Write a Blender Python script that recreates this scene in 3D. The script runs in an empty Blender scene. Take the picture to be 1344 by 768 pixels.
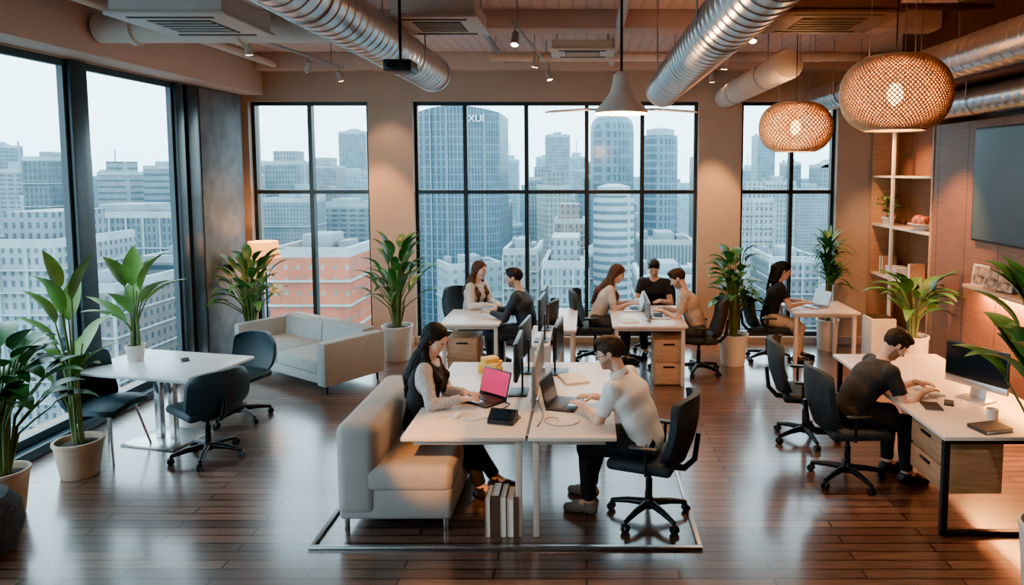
import bpy, bmesh, math, random
import numpy as np
from mathutils import Vector as V, Matrix as M
random.seed(7)
S = bpy.context.scene
COL = S.collection
PI = math.pi
rad = math.radians
LM = 3.0
WARM = (1, .54, .23)
CH, PT, FL, CX, CY = 2.6, rad(4.5), 900.0, 770.0, 296.0
cp, sp = math.cos(PT), math.sin(PT)
def ray(px, py):
    a = (px-CX)/FL; b = (CY-py)/FL
    return V((a, cp+b*sp, -sp+b*cp))
def at_y(px, py, y):
    d = ray(px, py); return d*(y/d.y)+V((0, 0, CH))
# ------------------------------------------------------------------ materials
MT = {}
def nodes(name):
    m = bpy.data.materials.new(name); m.use_nodes = True
    nt = m.node_tree; b = nt.nodes['Principled BSDF']
    MT[name] = m
    return m, nt, b
def mt(name, col, rough=.5, metal=0, var=.12, scale=6, bump=0, bscale=60, emit=0, stretch=(1, 1, 1), coat=0, ecol=None, spec=.5):
    if name in MT: return MT[name]
    m, nt, b = nodes(name)
    tc = nt.nodes.new('ShaderNodeTexCoord'); mp = nt.nodes.new('ShaderNodeMapping')
    mp.inputs['Scale'].default_value = stretch
    nt.links.new(tc.outputs['Object'], mp.inputs[0])
    n = nt.nodes.new('ShaderNodeTexNoise'); n.inputs['Scale'].default_value = scale; n.inputs['Detail'].default_value = 4
    nt.links.new(mp.outputs[0], n.inputs['Vector'])
    r = nt.nodes.new('ShaderNodeValToRGB')
    r.color_ramp.elements[0].position = .3; r.color_ramp.elements[1].position = .7
    r.color_ramp.elements[0].color = [c*(1-var) for c in col]+[1]
    r.color_ramp.elements[1].color = [min(1, c*(1+var)) for c in col]+[1]
    nt.links.new(n.outputs['Fac'], r.inputs[0]); nt.links.new(r.outputs[0], b.inputs['Base Color'])
    b.inputs['Roughness'].default_value = rough; b.inputs['Metallic'].default_value = metal; b.inputs['Specular IOR Level'].default_value = spec
    if coat: b.inputs['Coat Weight'].default_value = coat
    if bump:
        n2 = nt.nodes.new('ShaderNodeTexNoise'); n2.inputs['Scale'].default_value = bscale
        nt.links.new(mp.outputs[0], n2.inputs['Vector'])
        bp = nt.nodes.new('ShaderNodeBump'); bp.inputs['Strength'].default_value = bump; bp.inputs['Distance'].default_value = .01
        nt.links.new(n2.outputs['Fac'], bp.inputs['Height']); nt.links.new(bp.outputs[0], b.inputs['Normal'])
    if emit:
        b.inputs['Emission Color'].default_value = list(ecol or col)+[1]; b.inputs['Emission Strength'].default_value = emit
    return m
def brickmat(name, c1, c2, mortar, w, h, ms, rough=.5, coords='xy', offset=.5, var=True, coat=0, vlo=.55, spec=.5, rnd=False):
    m, nt, b = nodes(name)
    tc = nt.nodes.new('ShaderNodeTexCoord'); sx = nt.nodes.new('ShaderNodeSeparateXYZ'); cb = nt.nodes.new('ShaderNodeCombineXYZ')
    nt.links.new(tc.outputs['Object'], sx.inputs[0])
    if coords == 'xy':
        nt.links.new(sx.outputs[0], cb.inputs[0]); nt.links.new(sx.outputs[1], cb.inputs[1])
    else:
        ad = nt.nodes.new('ShaderNodeMath'); ad.operation = 'ADD'
        nt.links.new(sx.outputs[0], ad.inputs[0]); nt.links.new(sx.outputs[1], ad.inputs[1])
        nt.links.new(ad.outputs[0], cb.inputs[0]); nt.links.new(sx.outputs[2], cb.inputs[1])
    bt = nt.nodes.new('ShaderNodeTexBrick')
    bt.offset = offset; bt.squash = 1
    for k, v in (('Scale', 1), ('Brick Width', w), ('Row Height', h), ('Mortar Size', ms), ('Mortar Smooth', .05), ('Bias', 0)):
        bt.inputs[k].default_value = v
    bt.inputs['Color1'].default_value = list(c1)+[1]; bt.inputs['Color2'].default_value = list(c2)+[1]; bt.inputs['Mortar'].default_value = list(mortar)+[1]
    nt.links.new(cb.outputs[0], bt.inputs['Vector'])
    out = bt.outputs['Color']
    def mul(out, other, f):
        mx = nt.nodes.new('ShaderNodeMix'); mx.data_type = 'RGBA'; mx.blend_type = 'MULTIPLY'; mx.inputs[0].default_value = f
        nt.links.new(out, mx.inputs[6]); nt.links.new(other, mx.inputs[7]); return mx.outputs[2]
    if var:
        n = nt.nodes.new('ShaderNodeTexNoise'); n.inputs['Scale'].default_value = 3; n.inputs['Detail'].default_value = 6
        mp = nt.nodes.new('ShaderNodeMapping'); mp.inputs['Scale'].default_value = (1.2, 16, 1)
        nt.links.new(cb.outputs[0], mp.inputs[0]); nt.links.new(mp.outputs[0], n.inputs['Vector'])
        rp = nt.nodes.new('ShaderNodeValToRGB'); rp.color_ramp.elements[0].position = .32; rp.color_ramp.elements[0].color = (vlo, vlo, vlo, 1)
        rp.color_ramp.elements[1].position = .68
        nt.links.new(n.outputs['Fac'], rp.inputs[0]); out = mul(out, rp.outputs[0], .85)
    if rnd:
        oi = nt.nodes.new('ShaderNodeObjectInfo'); rp = nt.nodes.new('ShaderNodeValToRGB')
        rp.color_ramp.elements[0].color = (.48, .57, .62, 1); rp.color_ramp.elements[1].color = (1, .98, .95, 1)
        nt.links.new(oi.outputs['Random'], rp.inputs[0]); out = mul(out, rp.outputs[0], 1)
        n = nt.nodes.new('ShaderNodeTexNoise'); n.inputs['Scale'].default_value = .35; n.inputs['Detail'].default_value = 5
        nt.links.new(cb.outputs[0], n.inputs['Vector'])
        rp = nt.nodes.new('ShaderNodeValToRGB'); rp.color_ramp.elements[0].position = .35; rp.color_ramp.elements[0].color = (.66, .72, .76, 1); rp.color_ramp.elements[1].position = .62
        nt.links.new(n.outputs['Fac'], rp.inputs[0]); out = mul(out, rp.outputs[0], .85)
    nt.links.new(out, b.inputs['Base Color'])
    b.inputs['Roughness'].default_value = rough; b.inputs['Specular IOR Level'].default_value = spec
    if coat: b.inputs['Coat Weight'].default_value = coat; b.inputs['Coat Roughness'].default_value = .15
    return m
def glassmat():
    m = bpy.data.materials.new('window_glass'); m.use_nodes = True; nt = m.node_tree; nt.nodes.clear()
    o = nt.nodes.new('ShaderNodeOutputMaterial'); mx = nt.nodes.new('ShaderNodeMixShader'); t = nt.nodes.new('ShaderNodeBsdfTransparent'); g = nt.nodes.new('ShaderNodeBsdfGlossy')
    t.inputs[0].default_value = (.95, .985, 1, 1)
    g.inputs['Roughness'].default_value = .12; mx.inputs[0].default_value = .006
    nt.links.new(t.outputs[0], mx.inputs[1]); nt.links.new(g.outputs[0], mx.inputs[2]); nt.links.new(mx.outputs[0], o.inputs[0])
    return m
GLASS = glassmat()
def linermat():
    m = bpy.data.materials.new('lamp_liner'); m.use_nodes = True; nt = m.node_tree; nt.nodes.clear(); MT['lamp_liner'] = m
    o = nt.nodes.new('ShaderNodeOutputMaterial'); mx = nt.nodes.new('ShaderNodeMixShader'); t = nt.nodes.new('ShaderNodeBsdfTransparent'); g = nt.nodes.new('ShaderNodeBsdfTranslucent')
    n = nt.nodes.new('ShaderNodeTexNoise'); n.inputs['Scale'].default_value = 40; r = nt.nodes.new('ShaderNodeValToRGB'); r.color_ramp.elements[0].color = (.80, .50, .22, 1); r.color_ramp.elements[1].color = (.92, .62, .31, 1)
    nt.links.new(n.outputs['Fac'], r.inputs[0]); nt.links.new(r.outputs[0], g.inputs[0])
    t.inputs[0].default_value = (1, .88, .7, 1); mx.inputs[0].default_value = .45
    nt.links.new(t.outputs[0], mx.inputs[1]); nt.links.new(g.outputs[0], mx.inputs[2]); nt.links.new(mx.outputs[0], o.inputs[0])
linermat()
FLOORM = brickmat('dark_plank_floor', (.205, .118, .086), (.100, .058, .045), (.016, .009, .007), 1.2, .105, .0075, rough=.28, coat=.75, vlo=.5, spec=.8)
brickmat('wood_panel', (.20, .092, .040), (.155, .070, .030), (.035, .015, .007), .62, 3.3, .007, rough=.5, coords='z', offset=0, vlo=.62)
mt('plaster', (.38, .30, .25), .8, var=.06, scale=2, bump=.1)
mt('soffit', (.54, .41, .355), .8, var=.05, scale=2)
mt('plaster_dim', (.26, .21, .19), .8, var=.05, scale=2)
mt('dark_concrete', (.17, .19, .21), .8, var=.25, scale=5, bump=.2)
mt('frame_black', (.018, .024, .03), .4, var=.1)
mt('frame_steel', (.03, .05, .065), .35, var=.1)
mt('wood_dark', (.10, .052, .033), .5, var=.25, scale=4, stretch=(1, 6, 1))
mt('wood_oak', (.38, .235, .135), .5, var=.2, scale=5, stretch=(1, 1, 8))
mt('desk_top', (.66, .575, .51), .35, var=.05, scale=3)
mt('desk_leg', (.55, .46, .40), .4, var=.05)
mt('white_top', (.72, .75, .77), .3, var=.04)
mt('chrome', (.6, .6, .62), .25, 1, var=.05)
mt('steel', (.42, .42, .44), .35, 1, var=.08)
mt('duct_metal', (.66, .65, .66), .28, .95, var=.12, scale=3)
mt('white_pipe', (.62, .53, .47), .5, var=.05)
mt('black_plastic', (.012, .015, .018), .4, var=.15)
mt('black_metal', (.015, .015, .017), .4, .3, var=.15)
mt('chair_fabric', (.018, .028, .037), .75, var=.25, scale=20, bump=.3, bscale=200)
mt('chair_shell', (.018, .036, .048), .5, var=.15)
mt('sofa_grey', (.31, .325, .32), .85, var=.05, scale=8, bump=.12, bscale=150)
mt('sofa_taupe', (.36, .33, .31), .85, var=.05, scale=8, bump=.12, bscale=150)
mt('pot_terracotta', (.48, .34, .25), .8, var=.12, scale=8, bump=.1)
mt('pot_white', (.64, .60, .56), .5, var=.06)
mt('soil', (.03, .02, .014), 1, var=.4, scale=40, bump=.6)
mt('leaf_green', (.05, .16, .035), .42, var=.45, scale=5)
mt('leaf_dark', (.04, .13, .035), .4, var=.45, scale=5)
mt('leaf_light', (.12, .26, .045), .42, var=.4, scale=4)
mt('stem', (.10, .14, .04), .6, var=.3)
mt('trunk', (.14, .09, .05), .8, var=.3, scale=15, bump=.3)
mt('wicker', (.54, .37, .21), .6, var=.12, scale=20)
mt('bulb_warm', (1, .8, .5), .5, emit=60, ecol=(1, .60, .22))
mt('lamp_shade', (.9, .5, .22), .7, emit=4.2, ecol=(1, .37, .07))
mt('led_strip', (1, .6, .3), .5, emit=40, ecol=(1, .44, .12))
mt('white_enamel', (.64, .58, .53), .4, var=.04)
mt('shade_inner', (1, .7, .4), .6, emit=8, ecol=(1, .5, .16))
mt('white_plastic', (.7, .7, .7), .4, var=.04)
mt('grey_plastic', (.36, .33, .31), .4, var=.04)
mt('ac_white', (.58, .53, .49), .5, var=.05)
mt('ac_dark', (.05, .05, .05), .6, var=.1)
mt('alu', (.55, .56, .58), .35, .8, var=.04)
mt('keys', (.03, .03, .035), .5, var=.2, scale=120)
mt('screen_dark', (.012, .02, .03), .15, var=.3, scale=1)
mt('screen_tv', (.035, .06, .075), .3, var=.2, scale=1.5)
mt('screen_pink', (.6, .03, .13), .3, var=.3, scale=14, emit=1.1, ecol=(.8, .03, .16))
mt('screen_blue', (.3, .4, .45), .3, var=.3, scale=9, emit=.8, ecol=(.5, .75, .9))
mt('panel_grey', (.16, .165, .17), .5, var=.08)
mt('yellow_card', (.75, .42, .03), .6, var=.15); mt('yellow_pale', (.80, .55, .12), .6, var=.1)
mt('paper', (.75, .72, .68), .7, var=.04); mt('art_print', (.34, .24, .17), .6, var=.9, scale=14)
mt('book_brown', (.10, .055, .035), .6, var=.2); mt('book_navy', (.025, .025, .028), .6, var=.2); mt('book_tan', (.42, .25, .14), .6, var=.2); mt('book_grey', (.2, .19, .18), .6, var=.2)
mt('pouf_knit', (.04, .045, .052), .95, var=.35, scale=25, bump=.8, bscale=60)
mt('ceramic_red', (.42, .13, .07), .4, var=.7, scale=30); mt('ceramic_black', (.02, .02, .022), .4, var=.2); mt('ceramic_white', (.72, .68, .62), .35, var=.05)
# ------------------------------------------------------------------ mesh helpers
class MB:
    def __init__(s): s.b = bmesh.new()
    def add(s, t, mat=None):
        if mat is not None: bmesh.ops.transform(t, matrix=mat, verts=t.verts)
        me = bpy.data.meshes.new('tmp'); t.to_mesh(me); t.free(); s.b.from_mesh(me); bpy.data.meshes.remove(me)
        return s
    def box(s, c, size, rot=None, bev=0, seg=2):
        t = bmesh.new(); bmesh.ops.create_cube(t, size=1)
        bmesh.ops.scale(t, vec=size, verts=t.verts)
        if bev: bmesh.ops.bevel(t, geom=list(t.edges), offset=bev, segments=seg, profile=.5, affect='EDGES')
        m = M.Translation(c)
        if rot is not None: m = m @ (rot.to_4x4() if hasattr(rot, 'to_4x4') else rot)
        return s.add(t, m)
    def box2(s, x0, x1, y0, y1, z0, z1, bev=0, seg=2):
        return s.box(((x0+x1)/2, (y0+y1)/2, (z0+z1)/2), (x1-x0, y1-y0, z1-z0), None, bev, seg)
    def pipe(s, pts, r, seg=12, cap=True, flat=1):
        pts = [V(p) for p in pts]; n = len(pts)
        rs = list(r) if hasattr(r, '__len__') else [r]*n
        b = s.b; prev = None; rings = []
        for i, p in enumerate(pts):
            t = (pts[min(i+1, n-1)]-pts[max(i-1, 0)]).normalized()
            if prev is None:
                a = V((0, 0, 1)) if abs(t.z) < .9 else V((1, 0, 0))
                u = t.cross(a).normalized()
            else:
                u = (prev-t*prev.dot(t)).normalized()
            prev = u; w = t.cross(u)
            rings.append([b.verts.new(p+(u*math.cos(2*PI*k/seg)+w*flat*math.sin(2*PI*k/seg))*rs[i]) for k in range(seg)])
        for i in range(n-1):
            for k in range(seg):
                b.faces.new((rings[i][k], rings[i][(k+1) % seg], rings[i+1][(k+1) % seg], rings[i+1][k]))
        if cap:
            b.faces.new(rings[0][::-1]); b.faces.new(rings[-1])
        return s
    def lathe(s, prof, seg=24, c=(0, 0, 0), rot=None, cap=True):
        t = bmesh.new(); rings = []
        for r, z in prof:
            rings.append([t.verts.new((r*math.cos(2*PI*k/seg), r*math.sin(2*PI*k/seg), z)) for k in range(seg)])
        for i in range(len(rings)-1):
            for k in range(seg):
                t.faces.new((rings[i][k], rings[i][(k+1) % seg], rings[i+1][(k+1) % seg], rings[i+1][k]))
        if cap:
            t.faces.new(rings[0][::-1]); t.faces.new(rings[-1])
        m = M.Translation(c)
        if rot is not None: m = m @ rot.to_4x4()
        return s.add(t, m)
    def ring(s, ri, ro, h, seg=36, c=(0, 0, 0), rot=None):
        return s.lathe([(ri, 0), (ro, 0), (ro, h), (ri, h), (ri, 0)], seg, c, rot, False)
    def ball(s, c, r, seg=16):
        t = bmesh.new(); bmesh.ops.create_uvsphere(t, u_segments=seg, v_segments=max(6, seg//2), radius=1)
        rr = r if hasattr(r, '__len__') else (r, r, r)
        bmesh.ops.scale(t, vec=rr, verts=t.verts)
        return s.add(t, M.Translation(c))
    def prism(s, pts, axis_vec):
        b = s.b; a = [b.verts.new(V(p)) for p in pts]; c = [b.verts.new(V(p)+V(axis_vec)) for p in pts]; n = len(pts)
        b.faces.new(a[::-1]); b.faces.new(c)
        for i in range(n): b.faces.new((a[i], a[(i+1) % n], c[(i+1) % n], c[i]))
        return s
    def panel(s, c, w, h, th, curv, lean, nu=12, nv=10, taper=0, rot=None):
        t = bmesh.new(); F = []; B = []
        for j in range(nv+1):
            v = -1+2*j/nv; f = []; g = []
            for i in range(nu+1):
                u = -1+2*i/nu
                x = u*w/2*(1-.16*abs(v)**4)*(1-taper*(v+1)/2); z = v*h/2*(1-.16*abs(u)**4)
                y = -curv*(1-u*u)-math.sin(lean)*z - .03*math.cos(v*1.6)+.03
                f.append(t.verts.new((x, y+th/2, z))); g.append(t.verts.new((x, y-th/2, z)))
            F.append(f); B.append(g)
        for j in range(nv):
            for i in range(nu):
                t.faces.new((F[j][i], F[j][i+1], F[j+1][i+1], F[j+1][i])); t.faces.new((B[j][i], B[j+1][i], B[j+1][i+1], B[j][i+1]))
        for i in range(nu):
            t.faces.new((F[0][i], B[0][i], B[0][i+1], F[0][i+1])); t.faces.new((F[nv][i], F[nv][i+1], B[nv][i+1], B[nv][i]))
        for j in range(nv):
            t.faces.new((F[j][0], F[j+1][0], B[j+1][0], B[j][0])); t.faces.new((F[j][nu], B[j][nu], B[j+1][nu], F[j+1][nu]))
        m = M.Translation(c)
        if rot is not None: m = m @ rot.to_4x4()
        return s.add(t, m)
    def leaf(s, base, az, el, L, W, droop, fold=.3, seg=8):
        b = s.b; p = V(base); e = el; rows = []; st = L/seg
        side = V((-math.sin(az), math.cos(az), 0))
        for i in range(seg+1):
            t = i/seg; d = V((math.cos(e)*math.cos(az), math.cos(e)*math.sin(az), math.sin(e)))
            n = d.cross(side); w = W/2*max(.03, math.sin(PI*min(.99, .02+t**.75*.97)))**.85
            rows.append((b.verts.new(p+side*w+n*w*fold), b.verts.new(p), b.verts.new(p-side*w+n*w*fold)))
            p = p+d*st; e -= droop/seg
        for i in range(seg):
            a, c = rows[i], rows[i+1]
            b.faces.new((a[0], a[1], c[1], c[0])); b.faces.new((a[1], a[2], c[2], c[1]))
        return s
    def build(s, name, mat, parent=None, loc=None, rz=0, ang=40, norm=True):
        if norm: bmesh.ops.recalc_face_normals(s.b, faces=list(s.b.faces))
        me = bpy.data.meshes.new(name); s.b.to_mesh(me); s.b.free()
        me.polygons.foreach_set('use_smooth', [True]*len(me.polygons))
        try: me.set_sharp_from_angle(angle=rad(ang))
        except Exception: pass
        for x in (mat if isinstance(mat, (list, tuple)) else [mat]): me.materials.append(MT[x] if isinstance(x, str) else x)
        o = bpy.data.objects.new(name, me); COL.objects.link(o)
        if parent: o.parent = parent
        if loc is not None: o.location = loc
        o.rotation_euler.z = rz
        return o
def tag(o, label=None, cat=None, group=None, kind=None):
    if label: o['label'] = label
    if cat: o['category'] = cat
    if group: o['group'] = group
    if kind: o['kind'] = kind
    return o
def E(name, loc, rz, label, cat, group=None):
    o = bpy.data.objects.new(name, None); COL.objects.link(o); o.location = loc; o.rotation_euler.z = rz; o.empty_display_size = .1
    return tag(o, label, cat, group)
def dup(o, loc, rz, label):
    def cpy(x, par):
        c = x.copy(); COL.objects.link(c); c.parent = par
        for ch in list(x.children): cpy(ch, c)
        return c
    r = cpy(o, None); r.location = loc; r.rotation_euler.z = rz; r['label'] = label
    return r
def struct(o): o['kind'] = 'structure'; return o
def face(nx, ny): return math.atan2(-nx, ny)
def facem(nx, ny): return math.atan2(nx, -ny)
# ------------------------------------------------------------------ camera, world
cam = bpy.data.cameras.new('camera'); co = bpy.data.objects.new('camera', cam); COL.objects.link(co)
co.location = (0, 0, CH); co.rotation_euler = (PI/2-PT, 0, 0)
cam.lens = FL/1344*36; cam.sensor_width = 36; cam.shift_x = -(CX-672)/1344; cam.shift_y = -(384-CY)/1344
cam.clip_end = 3000
S.camera = co
w = bpy.data.worlds.new('world'); S.world = w; w.use_nodes = True
nt = w.node_tree; bg = nt.nodes['Background']
tc = nt.nodes.new('ShaderNodeTexCoord'); sx = nt.nodes.new('ShaderNodeSeparateXYZ'); rp = nt.nodes.new('ShaderNodeValToRGB')
nt.links.new(tc.outputs['Generated'], sx.inputs[0]); nt.links.new(sx.outputs[2], rp.inputs[0]); nt.links.new(rp.outputs[0], bg.inputs[0])
e = rp.color_ramp.elements; e[0].position = 0; e[0].color = (.52, .78, .88, 1); e[1].position = .6; e[1].color = (.66, .91, 1, 1)
x = e.new(.2); x.color = (.70, .90, .99, 1)
bg.inputs[1].default_value = 9.8
try:
    S.view_settings.view_transform = 'AgX'; S.view_settings.look = 'AgX - Punchy'
    S.view_settings.exposure = .54; S.view_settings.gamma = .81
except Exception: pass
# ------------------------------------------------------------------ room
XL, XR, YB, ZC = -5.1, 4.6, 10.2, 4.3
struct(MB().box2(-5.6, 4.9, -1.9, 10.6, -.2, 0).build('floor', FLOORM))
def ceil_mat():
    m, nt, b = nodes('ceiling_planks')
    tc = nt.nodes.new('ShaderNodeTexCoord'); wv = nt.nodes.new('ShaderNodeTexWave'); wv.bands_direction = 'X'; wv.inputs['Scale'].default_value = 2.2
    nt.links.new(tc.outputs['Object'], wv.inputs['Vector'])
    r = nt.nodes.new('ShaderNodeValToRGB'); r.color_ramp.elements[0].color = (.56, .415, .37, 1); r.color_ramp.elements[1].color = (.67, .50, .45, 1); r.color_ramp.elements[1].position = .25
    nt.links.new(wv.outputs['Fac'], r.inputs[0]); nt.links.new(r.outputs[0], b.inputs['Base Color']); b.inputs['Roughness'].default_value = .8
    return m
struct(MB().box2(-5.6, 4.9, -1.9, 10.6, ZC, ZC+.2).build('ceiling', ceil_mat()))
WZ0, WZ1 = .10, 3.63
wins = [(-4.99, -3.23, [-4.12]), (-2.57, 1.655, [-1.81, -.9, 0, .83]), (2.29, 3.71, [3.06])]
wb = MB()
xs = [-5.4]+[v for a in wins for v in a[:2]]+[4.9]
for i in range(0, len(xs), 2): wb.box2(xs[i], xs[i+1], YB, YB+.35, 0, ZC)
for a in wins:
    wb.box2(a[0], a[1], YB, YB+.35, WZ1, ZC); wb.box2(a[0], a[1], YB, YB+.35, 0, WZ0)
struct(wb.build('wall_back', 'plaster'))
LW = [(-1.2, 2.9), (3.05, 6.82), (7.06, 8.56)]
wl = MB(); LZ1 = 3.7
wl.box2(XL-.35, XL, -1.6, 10.6, LZ1, ZC); wl.box2(XL-.35, XL, -1.6, 9.05, 0, .08); wl.box2(XL-.35, XL, -1.9, -1.2, 0, ZC); wl.box2(XL-.35, XL, 9.05, 10.55, .0, LZ1)
struct(wl.build('wall_left', 'plaster'))
struct(MB().box2(XL, XL+.04, 9.06, 10.14, 0, LZ1, .008).build('trim_1', 'dark_concrete'))
struct(MB().box2(XR, XR+.3, -1.9, 10.6, 0, ZC).build('wall_right', 'wood_dark'))
struct(MB().box2(-5.4, 4.9, -1.9, -1.6, 0, ZC).build('wall_front', 'plaster_dim'))
struct(MB().box2(XL, XL+.35, -1.6, YB, 3.72, ZC, .01).build('trim_2', 'soffit'))
struct(MB().box2(XL+.35, XR, YB-.25, YB, 4.06, ZC, .01).build('trim_3', 'soffit'))
struct(MB().box2(XL+.35, 3.74, 7.35, 7.65, 4.1, ZC, .01).build('trim_4', 'soffit'))
struct(MB().box2(XL+.35, 3.74, 4.2, 4.5, 4.1, ZC, .01).build('trim_5', 'soffit'))
struct(MB().box2(4.2, XR, -1.6, 8.3, 0, 3.15).build('trim_6', 'wood_panel'))
struct(MB().box2(3.75, XR, -1.6, 8.3, 3.5, ZC, .01).build('trim_7', 'wood_dark'))
struct(MB().box2(-3.2, -2.6, YB-.04, YB, 0, .12).box2(1.68, 2.27, YB-.04, YB, 0, .12).box2(3.73, 4.2, YB-.04, YB, 0, .12).build('baseboard_back', 'soffit'))
n = 0
for x0, x1, ms in wins:
    n += 1; f = MB(); y0, y1 = YB+.10, YB+.19; t = .05
    f.box2(x0, x0+t, y0, y1, WZ0, WZ1).box2(x1-t, x1, y0, y1, WZ0, WZ1).box2(x0+t, x1-t, y0, y1, WZ0, WZ0+.07).box2(x0+t, x1-t, y0, y1, WZ1-t, WZ1)
    for m in ms: f.box2(m-.03, m+.03, y0-.02, y1, WZ0+.07, WZ1-t)
    f.box2(x0+t, x1-t, y0-.012, y1-.01, 2.265, 2.325)
    fo = struct(f.build('window_%d' % n, 'frame_black'))
    b = [x0+t]+[m for m in ms]+[x1-t]
    for i in range(len(b)-1):
        for z0, z1 in ((WZ0+.07, 2.265), (2.325, WZ1-t)):
            MB().box2(b[i]+.03, b[i+1]-.03, YB+.14, YB+.146, z0, z1).build('pane', GLASS, fo)
for y0, y1 in LW:
    n += 1; f = MB(); x0, x1 = XL-.07, XL-.01; t = .045
    f.box2(x0, x1, y0, y0+t, .08, LZ1).box2(x0, x1, y1-t, y1, .08, LZ1).box2(x0, x1, y0+t, y1-t, .08, .17).box2(x0, x1, y0+t, y1-t, LZ1-.07, LZ1)
    fo = struct(f.build('window_%d' % n, 'frame_steel'))
    MB().box2(XL-.043, XL-.037, y0+t, y1-t, .17, LZ1-.07).build('pane', GLASS, fo)
for i, (y0, y1) in enumerate(((2.9, 3.05), (6.82, 7.06), (8.56, 8.72), (8.80, 9.05))):
    struct(MB().box2(XL-.08, XL+.03, y0, y1, .0, LZ1, .01).build('trim_%d' % (8+i), 'frame_steel'))
struct(MB().box2(XL-.06, XL-.02, 8.72, 8.80, .08, LZ1).build('trim_12', 'plaster'))
struct(MB().box2(XL, XL+.10, -1.2, 9.05, 0, .09, .01).build('baseboard_left', 'frame_steel'))
# ------------------------------------------------------------------ city outside
GZ = -46
struct(MB().box2(-900, 900, 14, 1500, GZ-1, GZ).build('ground', mt('city_ground', (.09, .12, .14), .9, var=.4, scale=.05)))
struct(MB().box2(-900, -14, -200, 14, GZ-1, GZ).build('ground.001', 'city_ground'))
FD = {}; FM = {}
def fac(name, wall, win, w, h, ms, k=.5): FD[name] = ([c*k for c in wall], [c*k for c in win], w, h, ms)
HAZE_COL = (.30, .47, .54); HAZE_COL_DARK = (.22, .39, .47); HAZE_MIX = (.08, .20, .34, .53, .75)  # haze painted into the base colours: wall tint, window tint, mix by distance
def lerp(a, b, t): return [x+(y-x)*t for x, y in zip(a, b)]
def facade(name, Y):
    q = min(4, int(Y/75)); t = HAZE_MIX[q]
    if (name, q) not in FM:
        wall, win, w, h, ms = FD[name]; win = lerp(win, HAZE_COL_DARK, t*.85); win2 = lerp([c*.5 for c in FD[name][1]], HAZE_COL_DARK, t*.85)
        FM[(name, q)] = brickmat('facade_%s_%d' % (name, q), win, win2, lerp(wall, HAZE_COL, t), w, h, ms, rough=.45, coords='z', offset=0, var=False, rnd=True)
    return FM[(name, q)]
def roofm(kind, Y):  # roof colour also mixed towards the painted haze
    q = min(4, int(Y/75)); t = HAZE_MIX[q]
    return mt('roof_%s_%d' % (kind, q), lerp({'grey': (.14, .17, .19), 'pale': (.26, .29, .30)}[kind], HAZE_COL, t), .8, var=.15, scale=.3)
fac('blueglass', (.11, .27, .36), (.010, .085, .15), .75, 1.5, .12, .60)
fac('palegla', (.22, .42, .52), (.06, .21, .30), 1.3, 1.9, .28, .6)
fac('hazeglass', (.20, .40, .50), (.06, .22, .31), 1.6, 2.4, .4, .6)
fac('white', (.54, .59, .61), (.10, .15, .18), .95, 1.3, .28, .5)
fac('whiteband', (.66, .70, .72), (.15, .24, .29), 60, 1.5, .42, .66)
fac('haze', (.42, .55, .61), (.22, .34, .41), 1.6, 1.8, .5, .62)
fac('concrete', (.28, .34, .37), (.05, .08, .10), .9, 1.4, .27)
fac('orange', (.85, .15, .03), (.50, .46, .42), 1.3, 1.4, .48, .62)
fac('cream', (.52, .50, .46), (.10, .14, .17), 1.1, 1.35, .32, .5)
fac('brick', (.44, .27, .21), (.09, .11, .13), 1.2, 1.4, .36)
fac('slate', (.13, .21, .26), (.04, .10, .14), 1.1, 1.5, .25)
fac('slats', (.50, .55, .57), (.12, .18, .22), .7, 30, .22, .52)
fac('wide', (.46, .50, .52), (.08, .14, .18), 2.4, 1.3, .38, .52)
fac('fine', (.42, .46, .48), (.10, .15, .18), .7, .9, .2, .52)
fac('ribbon', (.40, .44, .46), (.05, .10, .14), 60, 1.8, .6, .52)
FOOT = []
def free(x0, x1, y0, y1):
    return all(x1 < a or x0 > b or y1 < c or y0 > d for a, b, c, d in FOOT)
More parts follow.
